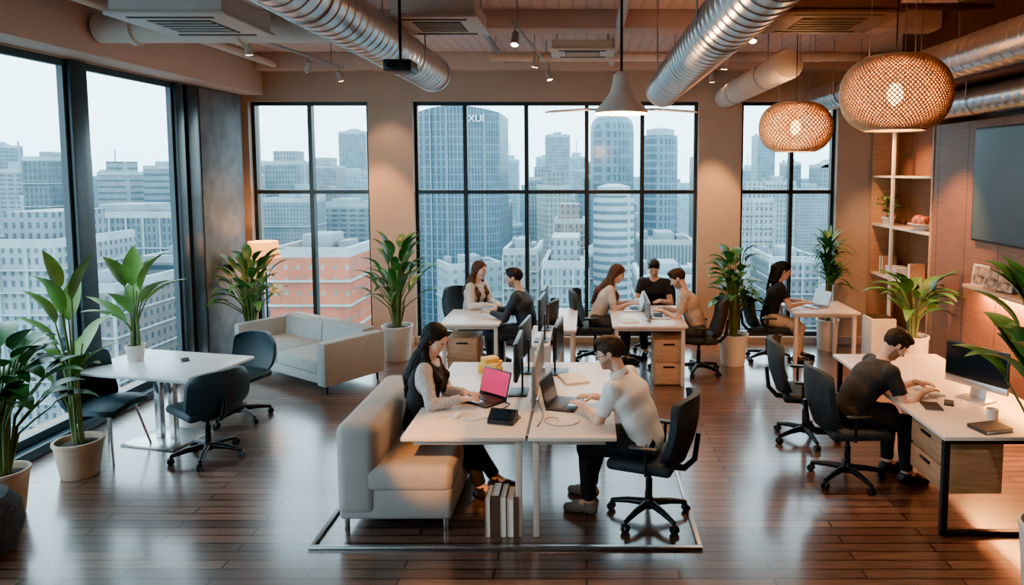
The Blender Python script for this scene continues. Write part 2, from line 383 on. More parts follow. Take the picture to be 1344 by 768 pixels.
def bldw(name, label, x0, x1, zt, Y, f, dep=None, shape='box', group=None, top='unit', zb=GZ, yaw=0, hz=None):
    wd = x1-x0; cx = (x0+x1)/2; dep = dep or max(10, wd*.8)
    mg = 1+abs(yaw)*5; hz = hz or Y
    FOOT.append((x0-mg, x1+mg, Y-3-mg, Y+dep+mg))
    root = E(name, (cx, Y+dep/2, zb), yaw, label, 'building', group)
    lo = lambda m, nm, mat: m.build(nm, mat, root)
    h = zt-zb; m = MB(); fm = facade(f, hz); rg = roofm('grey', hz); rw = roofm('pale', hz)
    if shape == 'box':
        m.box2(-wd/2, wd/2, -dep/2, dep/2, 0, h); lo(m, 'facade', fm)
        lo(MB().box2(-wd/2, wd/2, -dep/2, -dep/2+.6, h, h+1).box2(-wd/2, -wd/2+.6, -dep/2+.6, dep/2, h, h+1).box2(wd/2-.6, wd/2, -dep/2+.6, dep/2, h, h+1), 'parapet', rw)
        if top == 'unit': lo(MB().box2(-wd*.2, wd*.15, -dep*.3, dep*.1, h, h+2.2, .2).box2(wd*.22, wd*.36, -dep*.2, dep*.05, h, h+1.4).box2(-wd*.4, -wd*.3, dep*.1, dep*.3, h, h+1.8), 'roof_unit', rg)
        if top == 'step':
            lo(MB().box2(-wd*.33, wd*.3, -dep*.3, dep*.3, h, h+4), 'upper_storey', fm)
        if top == 'mast': lo(MB().box2(-wd*.25, wd*.25, -dep*.25, dep*.25, h, h+3).pipe([(0, 0, h+3), (0, 0, h+9)], .25, 6), 'mast', rg)
        if top == 'gable': lo(MB().prism([(-wd/2, -dep/2, h), (wd/2, -dep/2, h), (0, -dep/2, h+wd*.28)], (0, dep, 0)), 'roof', rg)
        if Y < 170:
            fl = MB(); st = 2.6 if f in ('white', 'cream', 'brick', 'orange') else 5.4; z = h-st
            while z > max(4, h-42): fl.box2(-wd/2-.2, wd/2+.2, -dep/2-.4, dep/2+.2, z, z+.18); z -= st
            lo(fl, 'ledges', rw)
            if f in ('white', 'cream', 'brick', 'concrete'):
                pl = MB(); nn = max(3, int(wd/2.9))
                for i in range(nn+1): u = -wd/2+wd*i/nn; pl.box2(u-.13, u+.13, -dep/2-.25, -dep/2, max(2, h-44), h)
                lo(pl, 'piers', rw)
    elif shape == 'round':
        r = wd/2; m.lathe([(r, 0), (r, h*.97), (r*.97, h)], 40); lo(m, 'facade', fm); lo(MB().lathe([(r*.8, h), (r*.8, h+1.5), (r*.3, h+2)], 32), 'roof_unit', rw)
    elif shape == 'dome':
        r = wd/2; m.lathe([(r, 0), (r, h-r*.75), (r*.97, h-r*.45), (r*.88, h-r*.22), (r*.7, h-r*.06), (r*.4, h-.1), (.05, h)], 40); lo(m, 'facade', fm)
    elif shape == 'crown':
        pts = []
        for k in range(41):
            u = -1+2*k/40; pts.append((u*wd/2, -dep/2-(1-u*u)*dep*.18, 0))
        pts += [(wd/2, dep/2, 0), (-wd/2, dep/2, 0)]
        m.prism(pts, (0, 0, h))
        for v in m.b.verts:
            if v.co.z > 1: v.co.z -= (v.co.x/(wd/2))**2*wd*.07
        lo(m, 'facade', fm)
        lo(MB().box2(-wd*.3, wd*.1, -dep*.2, dep*.2, h-2, h+.4), 'roof_unit', rg)
        fin = MB()
        for u in (-.62, -.2, .25, .66): fin.box2(u*wd/2-.12, u*wd/2+.12, -dep/2-(1-u*u)*dep*.18-.3, -dep/2-(1-u*u)*dep*.18+.2, 0, h-u*u*wd*.07-.5)
        lo(fin, 'fins', rg)
    return root, wd, dep, h
def bld(name, label, px0, px1, pt, Y, f, dep=None, shape='box', group=None, top='unit', hz=None):
    a = at_y(px0, pt, Y); b = at_y(px1, pt, Y)
    return bldw(name, label, a.x, b.x, a.z, Y, f, dep, shape, group, top, GZ, 0, hz)
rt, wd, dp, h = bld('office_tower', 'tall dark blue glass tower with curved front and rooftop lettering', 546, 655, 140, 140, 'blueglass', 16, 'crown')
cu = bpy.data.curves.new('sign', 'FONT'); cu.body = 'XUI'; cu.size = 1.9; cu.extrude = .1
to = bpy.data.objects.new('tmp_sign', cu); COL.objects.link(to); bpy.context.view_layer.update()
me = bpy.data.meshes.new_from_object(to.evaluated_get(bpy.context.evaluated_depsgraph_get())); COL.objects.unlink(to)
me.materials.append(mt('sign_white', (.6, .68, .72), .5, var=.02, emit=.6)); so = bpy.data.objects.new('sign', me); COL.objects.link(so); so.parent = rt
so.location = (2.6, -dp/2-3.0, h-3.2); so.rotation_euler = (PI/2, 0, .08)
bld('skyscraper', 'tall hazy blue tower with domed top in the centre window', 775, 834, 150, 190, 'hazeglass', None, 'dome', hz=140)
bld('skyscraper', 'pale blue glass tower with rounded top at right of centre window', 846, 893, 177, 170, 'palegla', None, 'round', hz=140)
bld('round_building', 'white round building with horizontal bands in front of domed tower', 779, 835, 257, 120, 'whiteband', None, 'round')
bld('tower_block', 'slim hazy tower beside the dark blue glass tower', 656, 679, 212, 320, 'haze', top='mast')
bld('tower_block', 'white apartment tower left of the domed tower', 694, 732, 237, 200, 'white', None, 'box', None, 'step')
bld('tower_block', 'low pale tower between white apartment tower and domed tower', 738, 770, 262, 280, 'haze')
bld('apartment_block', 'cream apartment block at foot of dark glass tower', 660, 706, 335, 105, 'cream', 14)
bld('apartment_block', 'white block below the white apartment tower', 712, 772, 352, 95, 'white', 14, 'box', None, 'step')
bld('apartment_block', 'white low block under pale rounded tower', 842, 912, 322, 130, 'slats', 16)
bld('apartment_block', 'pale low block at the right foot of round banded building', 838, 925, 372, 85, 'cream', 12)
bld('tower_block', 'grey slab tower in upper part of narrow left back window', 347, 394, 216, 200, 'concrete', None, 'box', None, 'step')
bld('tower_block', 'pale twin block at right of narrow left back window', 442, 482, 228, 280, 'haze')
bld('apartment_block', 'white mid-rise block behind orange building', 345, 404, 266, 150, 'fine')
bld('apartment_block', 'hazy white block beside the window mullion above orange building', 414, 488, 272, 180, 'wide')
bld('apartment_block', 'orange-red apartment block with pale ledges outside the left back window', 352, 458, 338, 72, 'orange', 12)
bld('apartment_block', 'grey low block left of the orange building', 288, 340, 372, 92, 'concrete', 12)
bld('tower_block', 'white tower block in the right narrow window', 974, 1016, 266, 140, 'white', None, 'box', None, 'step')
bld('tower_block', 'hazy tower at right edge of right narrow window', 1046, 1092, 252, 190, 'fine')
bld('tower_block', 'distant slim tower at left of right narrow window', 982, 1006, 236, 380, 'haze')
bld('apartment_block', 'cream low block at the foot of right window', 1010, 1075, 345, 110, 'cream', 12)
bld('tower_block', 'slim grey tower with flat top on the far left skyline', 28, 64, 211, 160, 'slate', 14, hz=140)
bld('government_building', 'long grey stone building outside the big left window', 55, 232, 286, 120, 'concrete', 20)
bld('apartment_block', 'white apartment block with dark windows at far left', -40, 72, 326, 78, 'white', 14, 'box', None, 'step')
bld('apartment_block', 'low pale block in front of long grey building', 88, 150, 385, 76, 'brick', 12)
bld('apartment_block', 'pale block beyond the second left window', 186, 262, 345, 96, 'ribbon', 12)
random.seed(11)
k = 0
for i in range(1800):
    Y = random.uniform(68, 300); q = random.uniform(-.98, .42); X = q*Y; wd = random.uniform(5, 13); dp = random.uniform(7, 11); yw = random.choice([0, 0, random.uniform(-.55, .55)]); mg = abs(yw)*4
    if k >= 98: break
    if not free(X-mg, X+wd+mg, Y-mg, Y+dp+mg): continue
    k += 1; zt = GZ+random.uniform(8, 34)*(.5+Y/200)
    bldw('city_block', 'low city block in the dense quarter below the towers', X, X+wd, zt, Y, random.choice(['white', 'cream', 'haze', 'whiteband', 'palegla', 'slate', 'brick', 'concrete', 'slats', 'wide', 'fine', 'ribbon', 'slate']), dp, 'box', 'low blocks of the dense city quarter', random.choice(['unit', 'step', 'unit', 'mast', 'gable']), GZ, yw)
k = 0
for i in range(900):
    if k >= 36: break
    px = random.uniform(-120, 1160); Y = random.uniform(190, 420); a = at_y(px, random.uniform(206, 262), Y); wd = random.uniform(7, 14)
    if 530 < px < 650 or 760 < px < 900 or not free(a.x, a.x+wd, Y, Y+wd): continue
    k += 1
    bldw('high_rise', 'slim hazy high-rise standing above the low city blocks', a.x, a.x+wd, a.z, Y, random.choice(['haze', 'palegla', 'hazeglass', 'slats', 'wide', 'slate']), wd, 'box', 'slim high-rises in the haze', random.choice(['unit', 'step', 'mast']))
k = 0
for i in range(700):
    px = random.uniform(-140, 1190); Y = random.uniform(430, 700); a = at_y(px, random.uniform(228, 270), Y); wd = random.uniform(12, 32)
    if k >= 60: break
    if 540 < px < 640 or not free(a.x, a.x+wd, Y, Y+wd*.8): continue
    k += 1
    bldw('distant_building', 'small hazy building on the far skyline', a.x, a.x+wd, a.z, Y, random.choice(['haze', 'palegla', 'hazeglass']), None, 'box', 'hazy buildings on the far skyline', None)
def tree(x, y, s):
    r = E('tree', (x, y, GZ), 0, 'green street tree far below the windows', 'tree', 'street trees below the windows')
    MB().pipe([(0, 0, 0), (0, 0, 3*s)], .4).build('trunk', 'trunk', r)
    m = MB()
    for k in range(7): m.ball((random.uniform(-1.3, 1.3)*s, random.uniform(-1.3, 1.3)*s, (4+random.uniform(-1, 2))*s), random.uniform(1.2, 1.7)*s, 10)
    m.build('crown', 'leaf_dark', r)
for k in range(7): tree(-52+k*7, 60+(k % 2)*2, 1.0)
# ------------------------------------------------------------------ implicit surfaces for figures
def A(*v): return np.array(v, float)
def nrm(v): return v/max(1e-9, np.linalg.norm(v))
class SDF:
    def __init__(s): s.p = []; s.h = []
    def cone(s, a, b, r1, r2, k=.02, u=None, sc=1.0, cap=False, op='u'): s.p.append(('c', A(*a), A(*b), r1, r2, k, u, sc, cap, op)); return s
    def ell(s, c, r, R=None, k=.02, op='u'): s.p.append(('e', A(*c), A(*r), np.eye(3) if R is None else R, 0, k, None, 1, False, op)); return s
    def half(s, n, c): s.h.append((A(*n), c)); return s
    def box(s, q):
        if q[0] == 'c':
            m = max(q[3], q[4])*max(1, q[7]); return np.minimum(q[1], q[2])-m, np.maximum(q[1], q[2])+m
        m = max(q[2]); return q[1]-m, q[1]+m
    def mesh(s, h):
        bs = [s.box(q) for q in s.p if q[9] == 'u']
        lo = np.min([b[0] for b in bs], 0)-3*h; hi = np.max([b[1] for b in bs], 0)+3*h
        n = np.ceil((hi-lo)/h).astype(int)+1
        D = np.full(n, .3, np.float32)
        ax = [lo[i]+h*np.arange(n[i]) for i in range(3)]
        for q in s.p:
            b0, b1 = s.box(q); k = q[5]; mg = k+3*h
            i0 = np.clip(np.floor((b0-mg-lo)/h).astype(int), 0, n-1); i1 = np.clip(np.ceil((b1+mg-lo)/h).astype(int)+1, 1, n)
            if np.any(i1 <= i0): continue
            sl = tuple(slice(i0[i], i1[i]) for i in range(3))
            X, Y, Z = np.meshgrid(ax[0][sl[0]], ax[1][sl[1]], ax[2][sl[2]], indexing='ij')
            P = np.stack([X, Y, Z], -1)
            if q[0] == 'c':
                P = P-q[1]; ba = q[2]-q[1]
                if q[6] is not None:
                    u = q[6]; P = P+(P@u*(1/q[7]-1))[..., None]*u; ba = ba+(ba@u*(1/q[7]-1))*u
                L2 = ba@ba; t = P@ba/L2; tt = np.clip(t, 0, 1)
                d = np.linalg.norm(P-tt[..., None]*ba, axis=-1)-(q[3]+(q[4]-q[3])*tt)
                if q[8]: d = np.maximum(d, (t-1)*math.sqrt(L2))
            else:
                Q = (P-q[1])@q[3]; k0 = np.linalg.norm(Q/q[2], axis=-1); k1 = np.linalg.norm(Q/(q[2]**2), axis=-1)
                d = k0*(k0-1)/np.maximum(k1, 1e-6)
            g = D[sl]
            if q[9] == 'u':
                hh = np.maximum(k-np.abs(g-d), 0)/k; D[sl] = np.minimum(g, d)-hh*hh*k*.25
            else:
                d = -d; hh = np.maximum(k-np.abs(g-d), 0)/k; D[sl] = np.maximum(g, d)+hh*hh*k*.25
        for nn, c in s.h:
            pl = ax[0][:, None, None]*nn[0]+ax[1][None, :, None]*nn[1]+ax[2][None, None, :]*nn[2]-c
            D = np.maximum(D, pl)
        D[[0, -1]] = .3; D[:, [0, -1]] = .3; D[:, :, [0, -1]] = .3
        return nets(D, lo, h)
def nets(D, lo, h):
    Sg = D < 0; nx, ny, nz = D.shape
    cs = [(i, j, k) for i in (0, 1) for j in (0, 1) for k in (0, 1)]
    c = np.zeros((nx-1, ny-1, nz-1), np.int8)
    for i, j, k in cs: c += Sg[i:nx-1+i, j:ny-1+j, k:nz-1+k]
    act = (c > 0) & (c < 8); I = np.argwhere(act); n = len(I)
    idx = -np.ones(act.shape, np.int64); idx[act] = np.arange(n)
    vals = {q: D[I[:, 0]+q[0], I[:, 1]+q[1], I[:, 2]+q[2]] for q in cs}
    pos = np.zeros((n, 3)); cnt = np.zeros(n)
    for q in cs:
        for a in range(3):
            if q[a] == 0:
                r = list(q); r[a] = 1; r = tuple(r)
                v0, v1 = vals[q], vals[r]; m = (v0 < 0) != (v1 < 0)
                t = np.zeros(n); t[m] = v0[m]/(v0[m]-v1[m])
                p = np.tile(A(*q), (n, 1)); p[:, a] += t
                pos[m] += p[m]; cnt[m] += 1
    vs = lo+(I+pos/cnt[:, None])*h
    fs = []
    for a in range(3):
        b, d = (a+1) % 3, (a+2) % 3
        s0 = [slice(None)]*3; s1 = [slice(None)]*3
        s0[a] = slice(0, -1); s1[a] = slice(1, None)
        for o in (b, d): s0[o] = slice(1, -1); s1[o] = slice(1, -1)
        p0, p1 = Sg[tuple(s0)], Sg[tuple(s1)]
        L = np.argwhere(p0 != p1); ins = p0[p0 != p1]
        L[:, b] += 1; L[:, d] += 1
        qs = []
        for ob, od in ((-1, -1), (0, -1), (0, 0), (-1, 0)):
            K = L.copy(); K[:, b] += ob; K[:, d] += od
            qs.append(idx[K[:, 0], K[:, 1], K[:, 2]])
        Q = np.stack(qs, 1); Q[~ins] = Q[~ins][:, ::-1]; fs.append(Q)
    return vs, np.concatenate(fs)
def relax(vs, fs, it=2, lam=.5):
    for _ in range(it):
        acc = np.zeros_like(vs); cn = np.zeros(len(vs))
        for a, b in ((0, 1), (1, 2), (2, 3), (3, 0)):
            np.add.at(acc, fs[:, a], vs[fs[:, b]]); np.add.at(cn, fs[:, a], 1)
        vs = vs+lam*(acc/np.maximum(cn, 1)[:, None]-vs)
    return vs
def normals(vs, fs):
    fn = np.cross(vs[fs[:, 2]]-vs[fs[:, 0]], vs[fs[:, 3]]-vs[fs[:, 1]]); N = np.zeros_like(vs)
    for a in range(4): np.add.at(N, fs[:, a], fn)
    return N/np.maximum(np.linalg.norm(N, axis=1), 1e-9)[:, None]
def wrinkle(vs, fs, amp, seed, f=55):
    r = np.random.RandomState(seed); w = vs+.02*np.sin(vs[:, [1, 2, 0]]*22+r.rand(3)*6); d = np.zeros(len(vs))
    for i in range(6):
        k = r.randn(3); k /= np.linalg.norm(k); k[2] *= .7
        d += np.sin(w@k*f*(.6+.25*i)+r.rand()*6)**3/(1+.4*i)
    return vs+normals(vs, fs)*(amp*.6*d)[:, None]
def np_obj(name, vs, fs, mats, parent=None, mi=None):
    me = bpy.data.meshes.new(name); me.vertices.add(len(vs)); me.vertices.foreach_set('co', vs.astype(np.float32).ravel())
    me.loops.add(4*len(fs)); me.loops.foreach_set('vertex_index', fs.astype(np.int32).ravel())
    me.polygons.add(len(fs)); me.polygons.foreach_set('loop_start', np.arange(0, 4*len(fs), 4, dtype=np.int32))
    for m in mats: me.materials.append(MT[m] if isinstance(m, str) else m)
    if mi is not None: me.polygons.foreach_set('material_index', mi.astype(np.int32))
    me.polygons.foreach_set('use_smooth', np.ones(len(fs), bool))
    me.update(calc_edges=True); me.validate()
    o = bpy.data.objects.new(name, me); COL.objects.link(o)
    if parent: o.parent = parent
    return o
def ik(a, c, l1, l2, pole):
    d = c-a; L = np.linalg.norm(d); dn = d/L
    if L > (l1+l2)*.995: L = (l1+l2)*.995; c = a+dn*L
    x = (l1*l1-l2*l2+L*L)/(2*L); hh = math.sqrt(max(1e-6, l1*l1-x*x))
    p = pole-dn*(pole@dn); p = nrm(p)
    return a+dn*x+p*hh, c
def skin(n, c): return mt(n, c, .5, var=.06, scale=12)
skin('skin_tan', (.55, .34, .235)); skin('skin_light', (.61, .41, .31))
mt('lips', (.44, .19, .15), .4, var=.05); mt('eye_white', (.6, .57, .55), .2, var=.02); mt('iris', (.03, .018, .012), .2); mt('stubble', (.25, .15, .108), .7, var=.25, scale=90)
for hn, hc in (('hair_black', (.013, .010, .009)), ('hair_brown', (.034, .020, .014)), ('hair_auburn', (.08, .037, .022))): mt(hn, hc, .6, var=.5, scale=30, stretch=(6, 6, 1), spec=.3)
mt('cloth_black', (.013, .014, .017), .85, var=.3, scale=12, bump=.2); mt('cloth_white', (.58, .61, .63), .85, var=.05, scale=12, bump=.12, bscale=140)
mt('cloth_cream', (.58, .52, .47), .85, var=.08, scale=8, bump=.3, bscale=25); mt('cloth_navy', (.022, .03, .042), .85, var=.2, bump=.2)
mt('cloth_beige', (.42, .33, .26), .85, var=.2, scale=30); mt('cloth_sweater', (.46, .44, .43), .9, var=.36, scale=75, bump=.4, bscale=110)
mt('cloth_denim', (.05, .06, .08), .85, var=.2, scale=20); mt('shoe_black', (.012, .012, .013), .35); mt('shoe_grey', (.14, .13, .125), .6)
def person(label, loc, rz, sex='m', seat=.5, lean=15, pitch=25, yaw=0, hands=((-.1, .45, .8), (.1, .45, .8)), feet=((-.11, .45), (.11, .45)), sk='skin_tan', hair='hair_black', style='short',
           top='cloth_black', sleeve=.6, bottom='cloth_black', shoe='shoe_black', vest=None, beard=None, glasses=False, collar=None, h=.0075, elbow_out=.55, wide=1.0):
    fem = sex == 'f'; ln = rad(lean); l2 = ln*1.3; l3 = l2*.55+.22
    X = A(1, 0, 0); k1 = .93 if fem else 1.0; sd0 = sum(map(ord, label)) % 1000
    H = A(0, 0, seat+.095); s = A(0, math.sin(ln), math.cos(ln)); s2 = A(0, math.sin(l2), math.cos(l2))
    W = H+.18*s; C = W+.17*s2; N = C+.165*s2
    HC = N+.165*A(0, math.sin(l3), math.cos(l3)); hw = (.148 if fem else .178)*wide
    p_, y_ = rad(pitch), rad(yaw)
    Rx = np.array([[1, 0, 0], [0, math.cos(p_), math.sin(p_)], [0, -math.sin(p_), math.cos(p_)]])
    Rz = np.array([[math.cos(y_), -math.sin(y_), 0], [math.sin(y_), math.cos(y_), 0], [0, 0, 1]])
    Rh = Rz@Rx
    hd = lambda x, y, z: HC+Rh@A(x, y, z)
    arms = []; legs = []
    for i, sd in ((0, -1), (1, 1)):
        sh = N-.068*s2+X*sd*hw+A(0, .015, 0); wr = A(*hands[i])
        el, wr = ik(sh, wr, .285*k1, .25*k1, A(sd*elbow_out, -.35, -1))
        arms.append((sd, sh, el, wr))
        hj = H+X*sd*.088+A(0, .01, -.008); an = A(feet[i][0], feet[i][1], .09)
        kn, an = ik(hj, an, .43*k1, .43*k1, A(sd*.1, .5, 1)); an[2] = max(an[2], .085)
        legs.append((sd, hj, kn, an))
    tw = 1.38 if fem else 1.45*wide
    def torso(F, g, low=True):
        if low: F.cone(H-.01*s, W, .108+g, (.088 if fem else .102)+g, .05, X, tw)
        F.cone(W, C, (.088 if fem else .102)+g, (.102 if fem else .115)+g, .05, X, tw)
        F.cone(C, N-.06*s2, (.1 if fem else .115)+g, .062+g, .05, X, 1.5*wide)
        F.cone(arms[0][1]+.008*s2, arms[1][1]+.008*s2, .044*k1+g, .044*k1+g, .05)
        if fem:
            for sd in (-1, 1): F.ell(C-.02*s2+X*sd*.065+nrm(A(0, s2[2], -s2[1]))*.08, (.052+g, .052+g, .052+g), None, .05)
    def arm(F, g, f1=1.0, f2=1.0, cap=False):
        for sd, sh, el, wr in arms:
            F.cone(sh, sh+(el-sh)*f1, .048*k1+g, (.048-.009*f1)*k1+g, .03, None, 1, cap and f1 < 1)
            if f1 >= 1: F.cone(el, el+(wr-el)*f2, .039*k1+g, (.039-.013*f2)*k1+g, .02, None, 1, cap)
    def leg(F, g, f=1.0, cap=False):
        for sd, hj, kn, an in legs:
            F.cone(hj, kn, .088*k1+g, .06*k1+g, .03); F.cone(kn, kn+(an-kn)*f, .058*k1+g, (.058-.02*f)*k1+g, .03, None, 1, cap)
    F = SDF(); torso(F, 0); arm(F, 0); leg(F, 0)
    F.cone(N-.04*s2, hd(0, -.02, -.05), .06*k1, .052*k1, .03)
    jw = .05 if fem else .056
    F.ell(hd(0, -.012, .03), (.075, .096, .087), Rh, .02); F.ell(hd(0, .022, -.045), (jw, .066, .066), Rh, .03)
    F.ell(hd(0, .068, -.09), (.022, .019, .019), Rh, .03)
    for sd in (-1, 1):
        F.ell(hd(sd*.042, .058, -.022), (.024, .024, .026), Rh, .03); F.ell(hd(sd*.076, -.006, 0), (.010, .019, .031), Rh, .006)
        F.ell(hd(sd*.031, .1035, .006), (.016, .0135, .009), Rh, .012, 's')
    F.cone(hd(-.034, .074, .027), hd(.034, .074, .027), .008, .008, .02)
    F.cone(hd(0, .088, .014), hd(0, .110, -.020), .007, .0125, .01)
    for sd in (-1, 1): F.ell(hd(sd*.012, .096, -.024), (.008, .010, .007), Rh, .006)
    F.cone(hd(-.018, .082, -.050), hd(.018, .082, -.050), .0075, .0075, .006); F.cone(hd(-.015, .079, -.061), hd(.015, .079, -.061), .0085, .0085, .005)
    for sd, sh, el, wr in arms:
        fd = nrm(wr-el); d = nrm(A(fd[0]*.8, fd[1]+.25, fd[2]*.15)); nn = nrm(A(0, 0, 1)-d*d[2]); u = np.cross(d, nn)
        F.cone(wr-d*.01, wr+d*.075, .02*k1, .0165*k1, .015, u, 2.1)
        for off, L, in ((-.03, .058), (-.0105, .07), (.0095, .066), (.029, .052)):
            o_ = off*sd
            p = wr+d*.082+u*o_*1.05; ang = .15
            for q, (fr, da) in enumerate(((.45, .3), (.3, .4), (.25, .35))):
                dd = d*math.cos(ang)-nn*math.sin(ang); p2 = p+(dd+u*o_*2.2)*L*fr*k1
                F.cone(p, p2, .0098-.0008*q, .009-.0008*q, .004); p = p2; ang += da
        inn = -sd*u; p = wr+d*.022+inn*.03; d1 = nrm(d*.62+inn*.7-nn*.3); p2 = p+d1*.035; p3 = p2+nrm(d1+d*.6-nn*.2)*.03
        F.cone(p, p2, .0125, .0105, .008); F.cone(p2, p3, .0105, .009, .004)
    for sd, hj, kn, an in legs:
        F.cone(an, A(an[0], an[1]+.12, .035), .036, .026, .02)
    vs, fs = F.mesh(h); vs = relax(vs, fs, 1, .3)
    c = (vs[fs].mean(1)-HC)@Rh
    mi = ((np.abs(c[:, 0]) < .022) & (c[:, 1] > .074) & (c[:, 2] < -.044) & (c[:, 2] > -.067)).astype(int)
    if beard:
        bz = (c[:, 2] < -.016-.42*np.clip(c[:, 1], -.02, .1)) & (c[:, 1] > -.002) & (c[:, 2] > -.125) & (np.abs(c[:, 0]) < .09)
        bz |= (np.abs(c[:, 0]) < .03) & (c[:, 1] > .07) & (c[:, 2] < -.034) & (c[:, 2] > -.044)
        mi[bz & (mi == 0)] = 2
    body = np_obj('person', vs, fs, [sk, 'lips', beard or sk], None, mi); body.location = loc; body.rotation_euler.z = rz
    tag(body, label, 'person')
    for sd in (-1, 1):
        m = MB(); m.ball((0, 0, 0), .0115, 20); o = m.build('eye', ['eye_white', 'iris', sk], body); o.location = hd(sd*.031, .0785, .006)
        ed = V(Rh@A(0, 1, -.3)).normalized(); up = V(Rh@A(0, -.1, 1)).normalized()
        for pl in o.data.polygons:
            c_ = V(pl.center).normalized()
            if c_.dot(up) > .12 or c_.dot(up) < -.6: pl.material_index = 2
            elif c_.dot(ed) > .86: pl.material_index = 1
        MB().pipe([hd(sd*.013, .092, .0255), hd(sd*.032, .0905, .030), hd(sd*.051, .075, .026)], [.0022, .0028, .0016], 8).build('eyebrow', hair, body)
    F = SDF(); torso(F, .013)
    if sleeve <= 1: arm(F, .016, sleeve, 1, True)
    else: arm(F, .012, 1, .96, True)
    F.cone(N+.0*s2, HC, .07 if not fem else .075, .08, .01, None, 1, False, 's')
    vs, fs = F.mesh(h*1.1); np_obj('shirt', wrinkle(relax(vs, fs, 1), fs, .0048, sd0, 40), fs, [top], body)
    if collar:
        F = SDF(); q0 = N+.012*s2
        F.cone(q0-.012*s2, q0+.02*s2, .078, .072, .01, None, 1, True); F.cone(q0-.08*s2, q0+.1*s2, .066, .066, .005, None, 1, False, 's'); F.half(-s2, -(q0-.03*s2)@s2)
        vs, fs = F.mesh(.006); np_obj('collar', relax(vs, fs, 1), fs, [collar], body)
    if vest:
        F = SDF(); torso(F, .022); F.cone(N, HC, .1, .1, .01, None, 1, False, 's')
        for sd, sh, el, wr in arms: F.cone(sh+X*sd*.03, el, .088, .088, .01, None, 1, False, 's')
        vs, fs = F.mesh(h*1.2); np_obj('vest', wrinkle(relax(vs, fs, 1), fs, .002, sd0+1), fs, [vest], body)
    F = SDF(); F.cone(H-.015*s, H+.09*s, .116, .108, .04, X, tw, True); leg(F, .013, .93, True)
    vs, fs = F.mesh(h*1.1); np_obj('trousers', wrinkle(relax(vs, fs, 1), fs, .0035, sd0+2), fs, [bottom], body)
    for sd, hj, kn, an in legs:
        F = SDF(); hx, hy = an[0], an[1]
        F.cone((hx, hy-.03, .042), (hx, hy+.09, .04), .043, .044, .02); F.cone((hx, hy+.09, .034), (hx+sd*.012, hy+.17, .026), .044, .034, .02); F.cone((hx, hy, .05), (hx, hy-.005, .1), .044, .047, .02, None, 1, True)
        F.half((0, 0, -1), -.002)
        vs, fs = F.mesh(.0075); np_obj('shoe', relax(vs, fs, 1), fs, [shoe], body)
    F = SDF(); nf = nrm(A(0, s2[2], -s2[1]))
    if style == 'short':
        F.ell(hd(0, -.018, .038), (.0835, .105, .096), Rh, .02); F.ell(hd(0, .03, .114), (.058, .055, .024), Rh, .03); F.ell(hd(.02, .055, .106), (.035, .03, .018), Rh, .02)
        pn = Rh@A(0, .62, -1); F.half(pn, HC@pn+.024)
        F.ell(hd(0, .125, -.03), (.13, .078, .112), Rh, .01, 's')
        for sd in (-1, 1):
            F.ell(hd(sd*.094, -.0, -.012), (.03, .026, .036), Rh, .008, 's')
            F.ell(hd(sd*.085, .078, .005), (.05, .052, .062), Rh, .008, 's')
    else:
        F.ell(hd(0, -.018, .036), (.086, .106, .094), Rh, .02)
        F.cone(hd(0, -.06, .0), N+A(0, -.055, .0), .062, .058, .03, X, 1.2)
        F.ell(hd(0, .120, -.022), (.092, .095, .128), Rh, .01, 's')
        for sd in (-1, 1): F.ell(hd(sd*.085, .078, -.005), (.052, .054, .064), Rh, .008, 's')
    if style == 'long':
        for sd in (-1, 1):
            a0 = hd(sd*.068, -.014, .05); a1 = hd(sd*.08, -.03, -.06); a2 = N+X*sd*.09-.03*s2+nf*.02; a3 = C+X*sd*.085+nf*.13+.03*s2; a4 = W+X*sd*.075+nf*.14+.06*s2
            F.cone(a0, a1, .020, .023, .03); F.cone(a1, a2, .023, .032, .03); F.cone(a2, a3, .032, .028, .03, X, 1.2); F.cone(a3, a4, .028, .012, .03, X, 1.3)
        F.cone(N+A(0, -.07, 0), C-nf*.12, .07, .055, .04, X, 1.6); F.cone(C-nf*.12, W-nf*.12, .055, .03, .04, X, 1.7)
    if style == 'tail':
        F.cone(hd(0, -.11, .05), hd(0, -.15, -.01), .035, .03, .02); F.cone(hd(0, -.15, -.01), N+A(0, -.16, -.1), .03, .016, .02)
    vs, fs = F.mesh(h*.85); vs = relax(vs, fs, 1, .4)
    q = (vs-HC)@Rh; ang = np.arctan2(q[:, 0], -q[:, 1]+.02) if style != 'short' else q[:, 0]*9+q[:, 2]*3
    vs = vs+normals(vs, fs)*(.0034*np.sin(ang*(34 if style != 'short' else 12)+np.sin(q[:, 2]*30)*1.2)+.0026*np.sin(ang*61+q[:, 2]*50))[:, None]
    np_obj('hair', vs, fs, [hair], body)
    if glasses:
        m = MB()
        for sd in (-1, 1):
            m.pipe([hd(sd*.032+.023*math.cos(t), .110-.006*abs(math.cos(t)), .004+.018*math.sin(t)) for t in np.linspace(0, 2*PI, 21)], .0023, 6)
            m.pipe([hd(sd*.055, .104, .01), hd(sd*.077, .06, .012), hd(sd*.082, -.005, .008)], .0023, 6)
        m.pipe([hd(-.011, .110, .01), hd(0, .113, .012), hd(.011, .110, .01)], .0023, 6)
        m.build('glasses', 'black_plastic', body)
    return body
